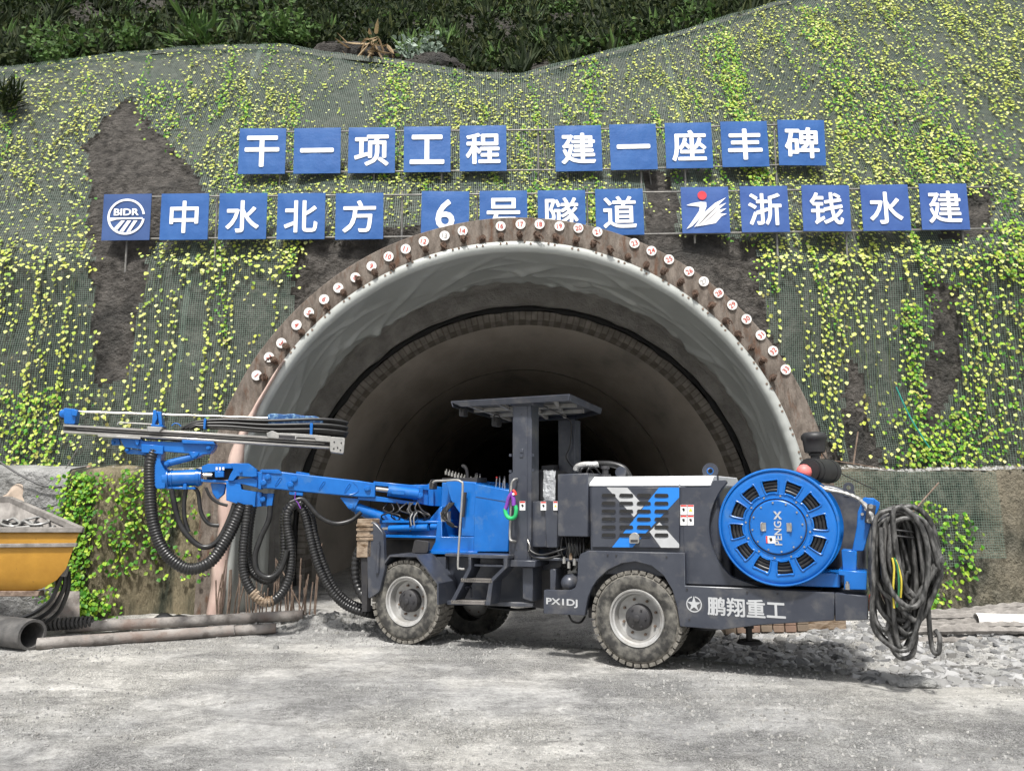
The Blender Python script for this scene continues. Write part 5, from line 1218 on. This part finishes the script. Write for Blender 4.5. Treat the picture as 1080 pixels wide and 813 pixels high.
tubem('water_pipe', [(124, 448), (125, 446), (130, 445.8), (162, 447.5)], .008, M['dulsteel'], -.1, feed, plane=BP); tubem('blue_lead', [(181, 449), (184, 446.5), (188, 447), (191, 449.5)], .006, M['blue'], -.1, feed, plane=BP)
# rock drill under its hose bundle
dr = bp('rock_drill', rounded([(282, 437), (288, 435.8), (300, 437), (309, 436), (320, 438.5), (332, 438.5), (341, 442), (341, 449), (283, 448)], 1.5, 2), -.10, .04, mat('drill_blue', (.01, .07, .22), .35, col2=(.22, .38, .52), scale=22, lo=.48, hi=.66, bump=.8, bscale=25, bdist=.02), feed, bevel=.01)
for k in range(5): bc('drill_bolt', (286 + 11 * k, 440 + k * .7), (286 + 11 * k, 436.5 + k * .6), .02, M['blue'], -.06, dr)
bp('drill_clamp', [(327, 446), (330, 446), (329.5, 460), (326.5, 459)], VR - .02, -.02, None, feed); bp('hose_clip', [(215, 441), (217.5, 441), (216.5, 453), (214, 452)], -.16, 0, None, feed)
for k in range(9):
    o_ = k * 1.7; y0 = 441.5 + o_; v = -.11 + .035 * (k % 3)
    tubem('feed_hose', [(191 + k * 1.5, 452.5 - k * .1, v), (200 + k, 447.5 + k * .25, v), (212, 443 + o_ * .5 + 1, v), (240, 442.5 + o_ * .7, v), (283, 443.5 + o_ * .9, v), (330, 442 + o_ * 1.05, v), (352, 442.8 + o_ * 1.1, v + .01), (366.5 - (k % 3), 445.5 + o_ * 1.05, v + .04), (358, 447 + o_ * 1.0, v + .11), (335, 447.5 + o_, v + .12)], .0165, M['hose'], 0, feed, plane=BP)
# ---- big hose loops
RB = .024
def hose(name, pts, r, v, ribs=True, m=None): return tubem(name, [(p[0], p[1], p[2] if len(p) > 2 else v) for p in pts], r, m or M['hose'], v, n=10, ribs=.0085 if ribs else 0, plane=BP)
hose('corrugated_hose', [(163, 474), (158.5, 490), (158.5, 515), (160.5, 545), (168, 572), (182, 591), (201, 600), (222, 592), (238, 570), (249, 548), (256, 531)], .064, -.08)
hose('corrugated_hose', [(150, 474), (160, 482), (165, 486)], .05, .03)
hose('control_hose', [(181, 516), (184, 532), (190, 553), (203, 570), (216, 577), (229, 571), (240, 552), (248, 531)], .033, -.05, False)
hose('control_hose', [(196, 516), (194, 532), (195, 548), (199, 561)], .026, -.02, False); hose('control_hose', [(204, 514), (209, 520), (212, 540), (220, 552), (231, 554)], .024, .02, False)
hose('control_hose', [(217, 514), (222, 524), (230, 530), (240, 533)], .018, -.07, False)
hose('corrugated_hose', [(262, 532), (259.5, 552), (256.5, 580), (257, 603), (265, 622), (281, 634), (295, 628), (305, 608), (307, 580), (303, 555), (304, 540), (311, 531), (319, 532)], .052, -.09)
hose('corrugated_hose', [(267, 532), (263, 556), (261.5, 585), (266, 603), (280, 612), (291, 606), (299, 588), (299.5, 562), (300, 543), (309, 529.5), (317, 530)], .047, .0)
hose('control_hose', [(285, 533), (283.5, 548), (275, 567), (269, 587), (272, 603), (284, 609), (296, 600), (303, 580)], .034, -.15, False)
hose('corrugated_hose', [(312, 530), (320, 540), (325.5, 560), (333, 590), (346, 618), (364, 638), (389, 647), (402, 647, .2)], .046, -.08)
hose('corrugated_hose', [(319, 532), (328, 545), (332, 565), (340, 592), (353, 620), (370, 636), (392, 643), (405, 643, .2)], .046, .0)
hose('control_hose', [(306, 530), (318, 526), (326, 533), (337, 545), (353, 552), (370, 549), (381, 540)], .028, -.12, False)
hose('tape_wrap', [(266, 624), (274, 631.5), (281, 634.2), (289, 633)], .057, -.09, True, M['wood'])
tubem('hose_tie', [(312, 519), (311, 526), (314, 530), (317, 536)], .007, M['purple'], -.14, plane=BP)
tubem('corrugated_hose', [(384, 577), (377, 583), (374.5, 600), (377, 618), (385, 632)], .05, M['hose'], .12, ribs=.013, n=10)
# ---- top of the engine: pipe, cap, filter, pre-cleaner, beacon cover
tubem('silver_pipe', [(607, 496, .5), (609, 492, .5), (616, 490, .5), (626, 490, .5), (634, 489, .6)], .034, mat('foil_wrap', (.55, .55, .54), .5, bump=1, bscale=30, bdist=.03), n=12)
tubem('intake_hose', [(626, 489, .55), (645, 489.5, .55), (658, 494, .55), (664, 503, .55)], .036, M['hose'], n=12)
mb = MB(); c = m_(638.5, 503, .35); mb.lathe([(0, .12), (.045, .12), (.05, .09), (.035, .085), (.035, 0)], c, ZU, 24); mb.lathe([(.06, .03), (.06, 0)], c, ZU, 24); mb.build('filler_cap', M['machdark'], rig)
mb = MB(); mb.lathe([(0, -.02), (.06, -.02), (.065, 0), (.06, .02), (0, .02)], m_(655, 498, .5), MN, 24); mb.build('pulley_cover', M['machgrey'], rig)
for x in (612, 619): tubem('fuel_hose', [(x, 499, .3), (x + 2, 494, .3), (x + 8, 493, .4), (x + 14, 500, .5)], .012, M['hose'])
mb = MB(); c0 = MP.at(845, 498, 1.05); c1 = c0 + MN * .35; d = (c1 - c0).normalized()
ax_ = (MD * .55 + MN * .1).normalized(); c0 = MP.at(854, 496, .75); c1 = c0 + (MD * .16 + MN * .42)
mb.cyl(c0, c1, .125, 28); mb.cyl(c0 - (c1 - c0).normalized() * .02, c0, .11, 28); mb.cyl(c1, c1 + (c1 - c0).normalized() * .02, .11, 28)
for t in (.15, .8): mb.cyl(c0 + (c1 - c0) * t, c0 + (c1 - c0) * (t + .04), .130, 28)
mb.build('air_filter', M['blackrub'], rig)
mb = MB(); c = MP.at(860, 487, .95); mb.lathe([(.045, -.07), (.045, .06), (.06, .065), (.06, .085), (.10, .10), (.108, .15), (.118, .22), (.130, .235), (.130, .27), (.118, .285), (.105, .30), (.05, .31), (0, .31)], c, ZU, 32); mb.build('pre_cleaner', M['blackrub'], rig, smooth=40)
mb = MB(); mb.lathe([(0, -.075), (.04, -.065), (.07, -.03), (.075, 0), (.065, .04), (.03, .07), (0, .075)], MP.at(848, 497.5, .62), ZU, 24); mb.build('plug_cover', M['pink'], rig)
# ---- cable guide bracket
gb = bpy.data.objects.new('cable_guide', None); COL.objects.link(gb); gb.parent = rig; gb.location = wm(rig).inverted() @ m_(900, 600, .1)
plate_('guide_base', [(884, 600.5), (914, 603), (914, 622), (890, 621.5), (890, 607), (884, 606)], -.02, .30, M['blue'], gb, bevel=.006)
plate_('guide_block', [(887.5, 579.5), (903.5, 581), (903.5, 602), (888.5, 601)], .02, .22, M['blue'], gb, bevel=.006)
plate_('guide_base', [(838, 603), (886, 605), (886, 619.5), (838, 618)], .04, .6, M['blue'], gb, bevel=.006)
plate_('guide_arm', rounded([(898.5, 581), (903.5, 556), (904.5, 540), (911, 524), (922, 526), (920, 548), (911, 581)], 1.5, 2), .05, .12, M['blue'], gb, bevel=.006)
plate_('guide_plate', [(910, 525), (921, 525), (928, 530), (927, 536), (921, 551), (915, 550), (907, 545)], .12, .2, M['blue'], gb, bevel=.004)
plate_('guide_roller_cheek', [(915, 531), (924, 533), (921, 553), (912, 551)], -.03, .05, M['machdark'], gb, bevel=.006)
for x, y in ((911.5, 531), (909.5, 542), (913, 537)):
    mb = MB(); c = m_(x, y, .048); mb.cyl(c, c - MN * .02, .013, 8); mb.build('bolt', M['chrome'], gb)
for y in (534, 549): 
    mb = MB(); c = m_(918.5 - (y - 534) * .12, y, -.03); mb.cyl(c, c + MN * .15, .02, 14); mb.build('roller', M['dulsteel'], gb)
mb = MB(); c = m_(894, 619, -.03); mb.cyl(c - ZU * .02, c + ZU * .03, .02, 6); mb.cyl(c + ZU * .03, c + ZU * .05, .012, 8); mb.build('bolt', M['chrome'], gb)
P = [MP.at(x, y, v) for x, y, v in ((862, 513, .12), (875, 517, .14), (890, 520, .14), (905, 526, .1), (915, 536, .0), (922, 550, -.03), (929, 575, -.05))]
mb = MB(); mb.tube(P, .018, 8, .013, amp=.25); mb.build('cable_sock', M['dulsteel'], gb)
# ---- rear jack, underside
mb = MB(); c = m_(790, 660, .85); c = local(lx(790, 668, .85), .85, .62); mb.cyl(c, c - ZU * .30, .05, 16); mb.cyl(c - ZU * .30, c - ZU * .42, .033, 12); mb.cyl(c - ZU * .42, c - ZU * .45, .11, 20, .13); mb.build('rear_jack', M['machdark'], rig)
mb = MB(); c = local(lx(745, 668, .55), .55, .55); mb.cyl(c, c - ZU * .2, .05, 12); mb.cyl(c - ZU * .2, c - ZU * .22, .12, 20); lbox(mb, .2, .9, .5, .6, .50, .58); mb.build('underside_bracket', M['machdark'], rig)
tubem('brake_hose', [(600, 648, .3), (604, 655, .2), (612, 656, .2), (617, 650, .3)], .012, M['hose'])
mb = MB(); lbox(mb, lx(617, 640) - .02, lx(617, 640) + .05, .15, .4, .42, .52); mb.build('chain_bracket', M['machdark'], rig)
mb = MB(); xr = lx(915, 640); lbox(mb, xr, xr + .012, .15, .55, .66, .76); mb.build('tail_lamp', M['redtail'], rig)
mb = MB(); lbox(mb, xr, xr + .012, 1.15, 1.55, .66, .76); mb.build('tail_lamp', M['redtail'], rig)
for k in range(9): tubem('hydraulic_hose', [(515 + k * 2, 640, .6 + .05 * k), (540 + k, 643, .6), (565, 641, .7)], .014, M['hose'])
bpy.context.view_layer.update()

# ================================================================== THINGS ON AND AROUND THE RIG
sling = empty('webbing_sling', m_(541, 530, -.02), 'purple and green webbing sling knotted on the handrail beside the canopy post', 'sling')
tubem('purple_strap', [(541, 519, -.02), (537, 524, -.03), (534.5, 533, -.03), (533, 537, -.03)], .022, M['purple'], parent=sling); tubem('purple_strap', [(540, 520, -.03), (541.5, 526, -.04), (542, 533, -.04)], .024, M['purple'], parent=sling)
tubem('green_strap', [(532.5, 536, -.03), (534, 543, -.03), (538, 546.5, -.03), (543, 545, -.03), (544.5, 538, -.03), (543.5, 533, -.03)], .022, M['green'], parent=sling); tubem('red_tag', [(541, 517, -.04), (543, 519, -.04), (544, 522, -.04)], .017, M['stickred'], parent=sling); tubem('white_tag', [(541, 520, -.05), (542, 522, -.05)], .015, M['sticker'], parent=sling)
# coil of power cable hung at the tail
coil = empty('power_cable_coil', m_(948, 600, .1), 'heavy coil of grey black power cable hanging from the tail of the rig', 'cable coil')
rnd2 = random.Random(11)
def loop(xl, xr, yt, yb, v, r, m, name='cable_loop', tw=0.):
    xm = (xl + xr) / 2; hw = (xr - xl) / 2; ym = (yt + yb) / 2; hh = (yb - yt) / 2; P = []
    for k in range(14):
        a = 2 * math.pi * k / 14 + .2; jx = rnd2.gauss(0, .7); P.append(MP.at(xm + hw * math.copysign(abs(math.cos(a)) ** .7, math.cos(a)) + jx + tw * math.sin(a), ym - hh * math.sin(a), v + .10 * math.cos(a) + rnd2.gauss(0, .012)))
    mb = MB(); mb.tube(P, r, 8, closed=True); return mb.build(name, m, coil, smooth=50)
def strand(pts, r, m):
    mb = MB(); mb.tube([MP.at(*q) for q in pts], r, 9); return mb.build('cable_loop', m, coil, smooth=50)
hub_ = (934, 543)
for k in range(22):                                             # flattened bights that share the hook and sag to different depths
    t = k / 21; xa = 918 + 26 * t + rnd2.uniform(-2, 2); xb = 952 + 40 * rnd2.random() ** .7; yt = 533 + rnd2.uniform(0, 14); yb = 638 + 56 * rnd2.random() - 14 * (xb - 952) / 40
    v0 = .20 - .36 * rnd2.random(); xm = (xa + xb) / 2 + rnd2.uniform(-3, 3); dv = rnd2.uniform(.05, .12)
    P = [(xa + 2, yt + 22, v0), (xa, (yt + yb) / 2, v0 - .02), (xa + 3 + rnd2.uniform(-2, 3), yb - 26, v0), (xm - 6, yb - 4, v0 + .02), (xm + 3, yb, v0 + .04), (xm + 11, yb - 8, v0 + dv * .6), (xb - 2, yb - 40, v0 + dv), (xb, (yt + yb) / 2 + 6, v0 + dv), (xb - 5, yt + 30, v0 + dv), (xb - 14, yt + 8, v0 + dv * .6), ((xa + xb) / 2 - 2, yt - 1, v0 + .03), (xa + 7, yt + 6, v0)]
    mb = MB(); mb.tube([MP.at(x + rnd2.gauss(0, .8), y + rnd2.gauss(0, .8), v) for x, y, v in P], rnd2.uniform(.019, .026), 9, closed=True); mb.build('cable_loop', M['cable'], coil, smooth=50)
strand([(930, 556, -.17), (931, 590, -.19), (938, 618, -.2), (950, 635, -.2), (963, 640, -.18), (973, 630, -.16), (979, 600, -.14), (976, 566, -.12), (964, 544, -.12), (950, 535, -.14), (942, 541, -.16), (944, 570, -.17), (950, 604, -.16), (958, 625, -.14)], .022, M['cable'])
strand([(979, 640, .0), (981, 668, .0), (984, 686, -.02), (990, 688, -.02), (991, 672, 0), (986, 664, 0)], .02, M['cable'])
strand([(938, 663, .0), (942, 685, -.04), (952, 694, -.05), (962, 690, -.04), (964, 678, -.02), (957, 668, 0)], .022, M['cable'])
strand([(921, 640, .0), (924, 655, -.02), (932, 664, -.03), (938, 658, -.02), (935, 640, 0)], .022, M['cable'])
tubem('core_wire', [(941, 588, -.18), (943, 600, -.19), (942, 622, -.19), (943, 641, -.18)], .009, M['ywire'], parent=coil); tubem('core_wire', [(943, 588, -.18), (947, 600, -.19), (948, 622, -.19), (946, 640, -.18)], .009, M['gwire'], parent=coil); tubem('core_wire', [(945, 590, -.18), (950.5, 610, -.19), (950, 630, -.18)], .008, M['ywire'], parent=coil)
for yy in (556, 562): tubem('lashing', [(922, yy, .15), (935, yy + 2, -.12), (955, yy + 4, -.13), (968, yy + 6, .0)], .008, M['blackrub'], parent=coil)
mb = MB(); lbox(mb, xr, xr + .55, .35, .40, 1.42, 1.47); lbox(mb, xr, xr + .55, .0, .05, 1.42, 1.47) if False else None; mb.build('hanger_bar', M['machdark'], rig)
a_, b_ = onY(965, 520, 7.4), onY(990, 508, 7.4); 
mb = MB(); mb.cyl(MP.at(958, 545, .1), MP.at(990, 509, .35), .007, 6); tag(mb.build('steel_rod', M['rust']), 'thin rusty rod sticking up out of the hanging cable coil', 'rod')

# ---- left: yellow bucket, pipes, plate, hoses
YB = 9.1
def P9(px, py, dy=0.): return onY(px, py, YB + dy)
bk = empty('loader_bucket', P9(10, 655), 'yellow steel loader bucket with a grey rim holding cables, at the left edge', 'bucket')
xl, xrb = onY(-110, 560, YB).x, onY(85, 559, YB).x; zt = P9(60, 558.5).z; zb_ = P9(30, 627).z
mb = MB()                                                        # hollow tapered body
bkr = onY(12, 527, YB + .75); bkl = Vector((xl, YB + .9, bkr.z + .02))
top = [Vector((xl, YB, zt)), Vector((xrb, YB, zt)), bkr, bkl]
def lvl(px, py, sh, dy): q = P9(px, py); return [Vector((xl, YB + dy, q.z)), Vector((q.x, YB + dy, q.z)), Vector((bkr.x + sh, YB + .75 - dy, q.z + .06)), Vector((xl, YB + .9 - dy, q.z + .06))]
R_ = [top, lvl(82, 566, .0, .0), lvl(74, 586, -.02, .01), lvl(68, 600, -.05, .03), lvl(57, 612, -.1, .05), lvl(38, 622, -.15, .10), lvl(8, 627.5, -.3, .16)]; nl = len(R_)
mb.v = [q for r in R_ for q in r]; mb.f = [(j * 4 + i, j * 4 + (i + 1) % 4, (j + 1) * 4 + (i + 1) % 4, (j + 1) * 4 + i) for j in range(nl - 1) for i in range(4)] + [(nl * 4 - 4, nl * 4 - 3, nl * 4 - 2, nl * 4 - 1)]
o = mb.build('bucket_shell', M['yellow'], bk, smooth=30); o.data.materials.append(M['dustmetal']); s_ = o.modifiers.new('t', 'SOLIDIFY'); s_.thickness = .03; s_.offset = -1; s_.material_offset = 1
def beam_(name, a, b, w_, h_, m, parent):
    mb = MB(); a, b = Vector(a), Vector(b); d = (b - a).normalized(); s = d.cross(ZU).normalized(); u = s.cross(d); mb.box((a + b) / 2, (b - a) / 2, s * w_, u * h_); return mb.build(name, m, parent, bevel=.006)
beam_('rim_bar', top[0] + Vector((0, -.012, 0)), top[1] + Vector((.04, -.012, 0)), .03, .03, M['dustmetal'], bk); beam_('rim_bar', top[1] + Vector((.0, 0, 0)), top[2], .03, .035, M['dustmetal'], bk); beam_('rim_bar', top[3], top[2], .03, .04, M['dustmetal'], bk)
beam_('side_ridge', (xl, YB - .01, P9(40, 576).z), (P9(82, 574).x, YB - .01, P9(76, 574.5).z), .02, .022, M['dustmetal'], bk)
mb = MB(); mb.add([top[0] + Vector((0, .02, -.07)), top[1] + Vector((-.10, .02, -.07)), top[2] + Vector((0, -.03, -.26)), top[3] + Vector((0, -.03, -.26))], [(0, 1, 2, 3)]); o = mb.build('fill', M['shotcrete'], bk); s_ = o.modifiers.new('t', 'SOLIDIFY'); s_.thickness = .05
beam_('scraper_lip', (P9(0, 627).x - .3, YB + .14, zb_ - .0), (P9(36, 627).x, YB + .14, zb_ - .0), .06, .03, M['rust'], bk)
mb = MB(); mb.cyl(P9(66, 607, .1), P9(69, 597, .1), .045, 12); mb.build('hinge_boss', M['dustmetal'], bk)
ch = []
cw = empty('loose_cable', P9(25, 566, .3), 'tangle of black cable lying in the yellow bucket', 'cable')
for q in range(7):
    cx, cy, rr_ = 8 + q * 7 + rnd.uniform(-3, 3), 556 - rnd.uniform(0, 7), rnd.uniform(8, 16); P = []
    for k in range(10): a = 2 * math.pi * k / 10; P.append(P9(cx + rr_ * math.cos(a), cy + 3.2 * math.sin(a), .25 + .15 * math.sin(-a)) + Vector((0, 0, rnd.uniform(-.01, .02))))
    mb = MB(); mb.tube(P, .014, 7, closed=True); mb.build('cable_loop', M['blackrub'] if q % 2 else M['dulsteel'], cw)
for k, (pts, lab) in enumerate((([(66, 601), (63, 612), (54, 632), (38, 645), (20, 652), (5, 652)], 'black hose curving under the bucket nearest the ground'), ([(69, 602), (68, 618), (58, 638), (44, 650), (30, 655)], 'black hose in the middle of three hanging from the bucket'), ([(72, 602), (72, 620), (64, 642), (52, 654), (42, 660)], 'black hose hanging outermost from the bucket corner'))):
    P = [P9(x, y, .15 + .05 * k) for x, y in pts]; mb = MB(); mb.tube(P, .026, 8); tag(mb.build('hose', M['hose']), lab, 'hose', 'hoses hanging from the bucket')
# pipes on the ground
def gpipe(name, a, b, r, m, lab, cat='pipe', wall=.012, grp=None, lift=0.):
    a, b = Vector(a), Vector(b); a.z = gz(a.x, a.y) + r + lift; b.z = gz(b.x, b.y) + r + lift; d = b - a; mb = MB()
    mb.lathe([(r, 0), (r, d.length), (r - wall, d.length), (r - wall, 0)], a, d, 28, True); o = mb.build(name, m, smooth=40); return tag(o, lab, cat, grp)
gpipe('steel_pipe', onG(34, 686) + Vector((0, .08, 0)), onG(245, 672.5) + Vector((0, .05, 0)), .064, M['pipe_rust'], 'long dusty steel pipe lying nearest on the ground at left')
gpipe('steel_pipe', onG(246, 672) + Vector((0, .05, 0)), onG(288, 671) + Vector((0, .1, 0)), .058, M['pipe_rust'], 'short reddish pipe end lying right of the long dusty pipe')
gpipe('steel_pipe', onG(60, 672) + Vector((0, .2, 0)), onG(317, 663) + Vector((0, .1, 0)), .064, M['pipe_rust'], 'long pale pipe lying behind the other pipes in front of the rebar')
o = gpipe('vent_pipe', onG(-70, 672), onG(27, 687) + Vector((0, .1, 0)), .165, M['concrete_pipe'], 'short wide black pipe with its open end facing right, below the bucket', wall=.03); me = o.data
mb = MB(); q = onG(13, 687); q1 = Vector((onG(27, 687).x, onG(27, 687).y + .1, .165)); 
# screw rod
mb = MB(); a = onG(34, 672); b = onG(98, 668); a.z = b.z = .14; P = []
mb.cyl(a, b, .035, 10)
d = (b - a); n = 110; hel = []
for i in range(n): t = i / (n - 1); ang = t * 14 * 2 * math.pi; hel.append(a + d * t + Vector((0, math.cos(ang), math.sin(ang))) * .06)
mb.tube(hel, .018, 6); tag(mb.build('screw_conveyor', M['concrete_pipe']), 'dark spiral auger rod lying behind the pipes at left', 'auger rod')
mb = MB(); c = onG(52, 668); mb.prism([c + Vector((-.35, 0, .0)), c + Vector((.12, 0, .0)), c + Vector((.22, .25, .0)), c + Vector((.02, .55, .42)), c + Vector((-.25, .55, .42))], (0, .03, .02)); tag(mb.build('rusty_plate', M['pipe_rust'], bevel=.004), 'rusty brown steel plate leaning on the wall below the bucket hoses', 'steel plate')
mb = MB(); rows = []; c = onG(172, 664) + Vector((0, .15, 0))
for j in range(9): rows.append([c + Vector((-.55 + 1.1 * i / 15, -.15 + .35 * j / 8, max(0, .15 * math.sin(math.pi * i / 15) * math.sin(math.pi * j / 8) * (1 + .8 * nz(i * .4, j * .3, 0, 1))) + .01)) for i in range(16)])
sheet(mb, rows); o = mb.build('tarpaulin', M['blackrub'], smooth=60); s_ = o.modifiers.new('t', 'SOLIDIFY'); s_.thickness = .01; tag(o, 'crumpled black tarpaulin on the ground below the stained wall', 'tarpaulin')
rock('boulder', onY(14, 540, 10.9) + Vector((0, .1, 0)), .42, mat('beige_rock', (.42, .34, .27), .9, bump=.8, bscale=8), 'beige boulder standing behind the yellow bucket', 'boulder', (.7, .5, 1), 4.4)
for k, (px, py, r, lab) in enumerate(((138, 500, .09, 'small reddish stone on the left ledge'), (152, 498, .065, 'smallest brown stone on the left ledge, right of the others'), (92, 496, .08, 'brown stone under ivy at the left end of the ledge'))):
    p = onY(px, py, 11.35); rock('stone', p, r, mat('reddish_rock%d' % k, (.28, .16, .11), .9), lab, 'stone', (1.4, 1, .8), k + 2.2)
# hanging wires on the rock at left
def wire(pts, Y, lab, m=M['stem'], r=.008):
    P = [onY(x, y, Y) for x, y in pts]; mb = MB(); mb.tube(P, r, 6); tag(mb.build('wire', m), lab, 'wire')
wire([(68, 496), (78, 480), (86, 467)], 11.1, 'thin grey wire rising out of the ivy left of the boom', M['pipegrey'])
wire([(0, 487), (20, 500), (45, 512), (65, 514)], 10.75, 'black wire sagging over the grey rock at the left edge', M['blackrub'], .014)
wire([(-20, 552), (30, 540), (70, 530)], 10.7, 'thin black wire crossing the grey wall above the bucket', M['blackrub'])
wire([(862, 470), (880, 494), (905, 508), (922, 516)], 10.8, 'dark wire trailing from the net to the right ledge', M['blackrub'])
wire([(900, 490), (905, 455)], 11.3, 'short rusty bar standing on the right ledge', M['rust'], .012)
wire([(880, 486), (900, 489), (940, 496)], 11.3, 'rusty bar lying along the right ledge', M['rust'], .01)
wire([(945, 408), (960, 440), (980, 472)], 11.45, 'turquoise rope slanting down the right net', mat('teal_rope', (.03, .30, .24), .6), .012)
# ---- right: steel ropes, wrapped pipe, brick stack, slabs
mm = 0
for k in range(9):
    y0 = 641 + 3.2 * k; dy = k * -.0; a = onG(960 - 4 * k + rnd.uniform(-8, 4), 660 + .3 * k); yy = 10.3 - .14 * k; a = Vector((onY(972 - 4 * k, 650, yy).x, yy, 0)); b = Vector((a.x + 3.2, yy + rnd.uniform(-.1, .15), 0))
    z0 = .045 + (8 - k) * .020; P = [Vector((a.x + (b.x - a.x) * t, a.y + (b.y - a.y) * t, gz(a.x, a.y) + z0 * (1 if t > .15 else .6) + .02 * math.sin(t * 6 + k))) for t in (0, .15, .4, .7, 1)]
    mb = MB(); mb.tube(P, .036, 7, .04, amp=.35); tag(mb.build('threaded_bar', M['dustmetal']), 'grey threaded anchor bar in the pile at the foot of the right wall', 'anchor bar', 'anchor bars piled at the right wall')
wp = gpipe('wrapped_pipe', onG(1036, 673) + Vector((0, .1, 0)), onG(1200, 676) + Vector((0, .1, 0)), .085, M['plate'], 'white plastic wrapped pipe lying at the right edge', 'pipe', lift=.05)
for k in range(8):
    a = onG(1036, 673) + Vector((.12 + .21 * k, .1, 0)); a.z = gz(a.x, a.y) + .135; mb = MB(); mb.lathe([(.083, -.008), (.089, 0), (.083, .008)], a, (1, 0, 0), 20); mb.build('strap', M['machdark'], wp)
bs = empty('brick_stack', onG(810, 668), 'low stack of brown bricks seen under the tail of the rig', 'brick stack')
for k in range(7):
    for l in range(2):
        mb = MB(); c = onG(775 + 13 * k, 668) + Vector((0, .3, 0)); mb.box(Vector((c.x, c.y, gz(c.x, c.y) + .045 + .085 * l)), (.068, 0, 0), (0, .12, 0), (0, 0, .04)); mb.build('brick', mat('brick%d%d' % (k, l), (.20 + .02 * (k % 3), .155, .115), .9), bs, bevel=.004)
bd = MB(); c = onG(878, 668) + Vector((0, .3, 0)); bd.box(Vector((c.x, c.y, gz(c.x, c.y) + .09)), (.26, 0, 0), (0, .1, 0), (0, 0, .09)); tag(bd.build('timber_block', M['wood'], bevel=.008), 'brown timber block right of the brick stack', 'timber')
for k, (px, py, r, sc__, lab) in enumerate(((850, 660, .13, (1.5, 1, .6), 'round grey rock beside the timber block under the tail'), (965, 723, .11, (1.9, 1, .5), 'large pale flat rock on the rubble at lower right'), (1040, 706, .10, (1.7, 1, .4), 'flat slab of pale slate on the rubble at the right'), (915, 714, .05, (2, 1, .45), 'dark slab of slate at the edge of the rubble'))):
    c = onG(px, py); c.z = gz(c.x, c.y) + r * .25; rock('rock', c, r, M['greyrock'], lab, 'rock', sc__, k * 2.2 + 1)
# loose stones
def stones(name, n, fx, m, lab, smin, smax, flat, pw=3):
    mb = MB()
    for _ in range(n):
        x, y = fx(); s = smin + (smax - smin) * rnd.random() ** pw; k = rnd.choice((5, 6, 7)); a0 = rnd.random() * 6; c = Vector((x, y, gz(x, y)))
        tx = Vector((1, 0, rnd.gauss(0, .2))); ty = Vector((0, 1, rnd.gauss(0, .2))); B = []; T = []
        for i in range(k):
            a = a0 + 2 * math.pi * i / k; rr_ = s * rnd.uniform(.6, 1.1); d = tx * math.cos(a) * rr_ + ty * math.sin(a) * rr_
            B.append(c + d - ZU * s * .2); T.append(c + d * rnd.uniform(.5, .85) + ZU * s * flat * rnd.uniform(.6, 1.2))
        mb.add(B + T, [list(range(k, 2 * k))] + [(i, (i + 1) % k, k + (i + 1) % k, k + i) for i in range(k)])
    tag(mb.build(name, m, smooth=0, noderm=True), lab, 'stones', kind='stuff')
def gr():
    while True:
        x = rnd.uniform(-7, 7); y = 3.2 + 7.6 * rnd.random()
        if fbm(x, y, 2, .7, 3) + rnd.gauss(0, .25) > .05: return x, y
stones('gravel', 24000, gr, M['stone'], 'loose grey gravel scattered over the yard', .003, .018, .8)
def rub():
    while True:
        x = rnd.uniform(1.9, 8.5); y = rnd.uniform(7.2, 10.9)
        u, v = vloc(x, y)
        if v > -.1 + .5 * rnd.random() and (x > 3.2 or v > 1.0) and fbm(x, y, 8, 1.2, 2) + rnd.gauss(0, .3) > -.25: return x, y
stones('rubble', 15000, rub, M['slate'], 'pale broken slate rubble behind and right of the rig', .006, .11, .28, 5)
stones('rubble', 900, lambda: (rnd.gauss(-2.1, .9), rnd.gauss(10.3, .35)), M['stone'], 'crumbled grey spoil heaped at the left foot of the tunnel', .01, .06, .7)
